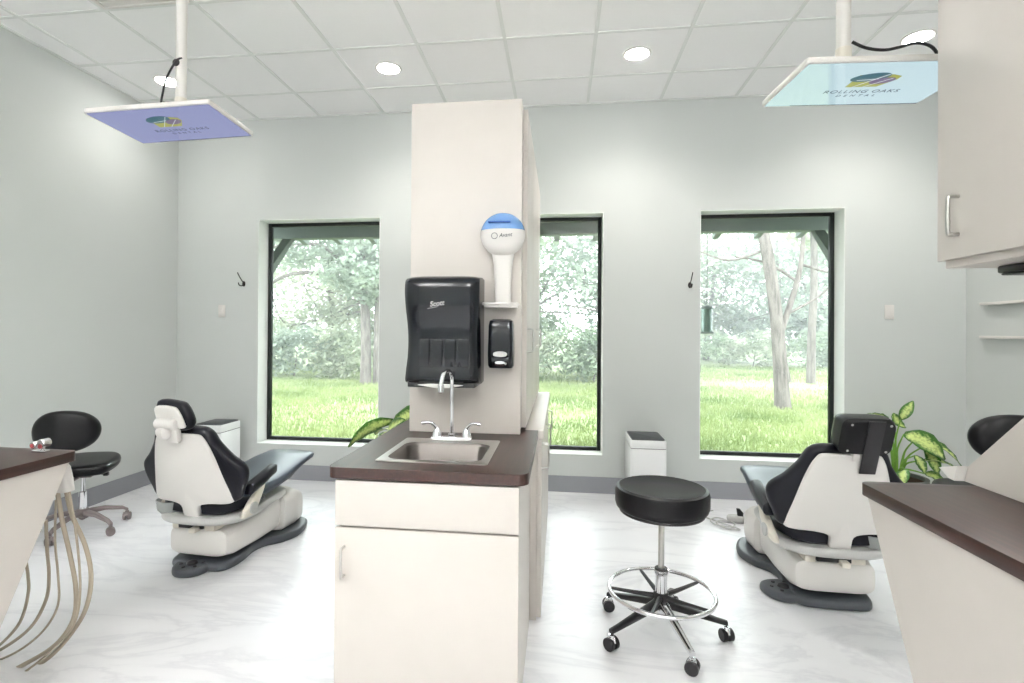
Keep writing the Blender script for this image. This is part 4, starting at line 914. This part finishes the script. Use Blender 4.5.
bgt = [
 (-10.6, 16.0, 'bare branched tree at the left edge of the left window', 'leafB', [(-.6, 0, 4.0, 1.5, 1.2, 1.2, 1400), (.6, 0, 5.2, 1.6, 1.2, 1.1, 1300)], 5),
 (-8.6, 19.5, 'pale rounded tree behind the lawn in the left window', 'leafB', [(0, 0, 3.6, 2.6, 1.6, 2.4, 5200), (0, 0, 1.5, 2.4, 1.5, 1.4, 3000)], 5),
 (-5.6, 20.5, 'sage green tree behind the twin trunk tree', 'leafA', [(0, 0, 4.4, 2.6, 1.6, 2.8, 5200), (0, 0, 1.4, 2.2, 1.3, 1.3, 2400)], 5),
 (-1.4, 19.0, 'green tree at the left of the middle window', 'leafC', [(0, 0, 4.3, 2.0, 1.5, 2.4, 4600), (0, 0, 1.4, 1.9, 1.2, 1.4, 2600)], 5),
 (1.9, 17.5, 'sage oak at the right of the middle window', 'leafA', [(-.2, 0, 3.9, 2.1, 1.5, 2.0, 5600), (0, 0, 1.6, 1.5, 1.2, 1.3, 2200)], 5),
 (4.6, 27.5, 'pale distant tree at the left of the right window', 'leafB', [(0, 0, 5.0, 2.6, 2.0, 3.4, 5200), (0, 0, 1.6, 2.6, 1.4, 1.6, 2600)], 6),
 (7.6, 29.0, 'distant green tree behind the leaning trunk', 'leafC', [(0, 0, 4.4, 2.8, 2.0, 3.2, 5200), (0, 0, 1.6, 2.8, 1.4, 1.6, 3200)], 6),
 (10.6, 27.0, 'distant sage tree right of the leaning trunk', 'leafA', [(0, 0, 4.6, 2.8, 2.0, 3.2, 5200), (0, 0, 1.6, 2.8, 1.4, 1.6, 3200)], 6),
 (13.8, 28.0, 'distant green tree at the right edge of the right window', 'leafC', [(0, 0, 4.6, 2.8, 2.0, 3.2, 4200), (0, 0, 1.6, 2.6, 1.4, 1.6, 2600)], 6),
 (-13.2, 21.0, 'distant tree beyond the left edge of the left window', 'leafC', [(0, 0, 4.2, 2.8, 1.6, 2.8, 4200), (0, 0, 1.4, 2.6, 1.4, 1.5, 2600)], 5),
]
for x, y, lb, lm, cr, h in bgt:
    k = random.uniform(-.3, .3)
    br = [([(k*.5, -.3, h*.4), (random.uniform(-2, 2), -.9, h*random.uniform(.35, .6)), (random.uniform(-3, 3), -1.2, h*random.uniform(.4, .8))], [.045, .03, .018]) for _ in range(3)]
    tree('background_tree', lb, 'tree', x, y, [([(0, 0, 0), (k*.3, 0, h*.3), (k, 0, h*.6), (k*1.6, 0, h)], [.17, .14, .11, .06]), ([(k*.4, -.1, h*.35), (.7, -.2, h*.55), (1.3, -.1, h*.8)], [.06, .05, .03]), ([(k*.4, 0, h*.3), (-.7, -.2, h*.5), (-1.4, -.1, h*.7)], [.06, .045, .025])]+br,
         cr, lm, .12 if y < 24 else .16, 'trees behind the lawn')
tree('slender_tree', 'slender grey trunk right of the leaning tree in the right window', 'tree', 7.25, 16.5, [([(0, 0, 0), (.02, 0, 1.5), (.08, 0, 3), (.05, 0, 5)], [.13, .11, .1, .08]), ([(-.5, .2, 0), (-.7, .2, 1.0), (-.95, .2, 2.0)], [.075, .06, .05])], [(0, 0, 5, 1.4, 1.2, .9, 1500)], 'leafB', .1)
# low shrubs at the edge of the lawn
for k, (x, y, w, lm, lb) in enumerate([(-10.4, 15.6, 1.7, 'leafB', 'pale low shrub at the left of the left window'), (-8.3, 15.8, 1.5, 'leafA', 'sage low shrub left of the twin trunk tree'), (-6.7, 15.7, 1.2, 'leafB', 'pale low shrub next to the twin trunk tree'),
        (-1.3, 16.2, 1.5, 'leafB', 'pale low shrub at the left of the middle window'), (1.0, 16.0, 1.4, 'leafC', 'green low shrub at the right of the middle window'), (5.6, 24.2, 1.8, 'leafC', 'green low shrub left of the leaning tree'), (8.4, 24.5, 1.8, 'leafB', 'pale low shrub right behind the leaning tree'), (11.4, 24.0, 1.8, 'leafC', 'green low shrub near the right edge of the right window')]):
    tree('shrub', lb, 'shrub', x, y, [([(0, 0, 0), (.05, 0, .4), (.1, 0, .8)], [.03, .025, .015])], [(0, 0, .9, w, .7, .8, 2600)], lm, .09, 'shrubs at the edge of the lawn')
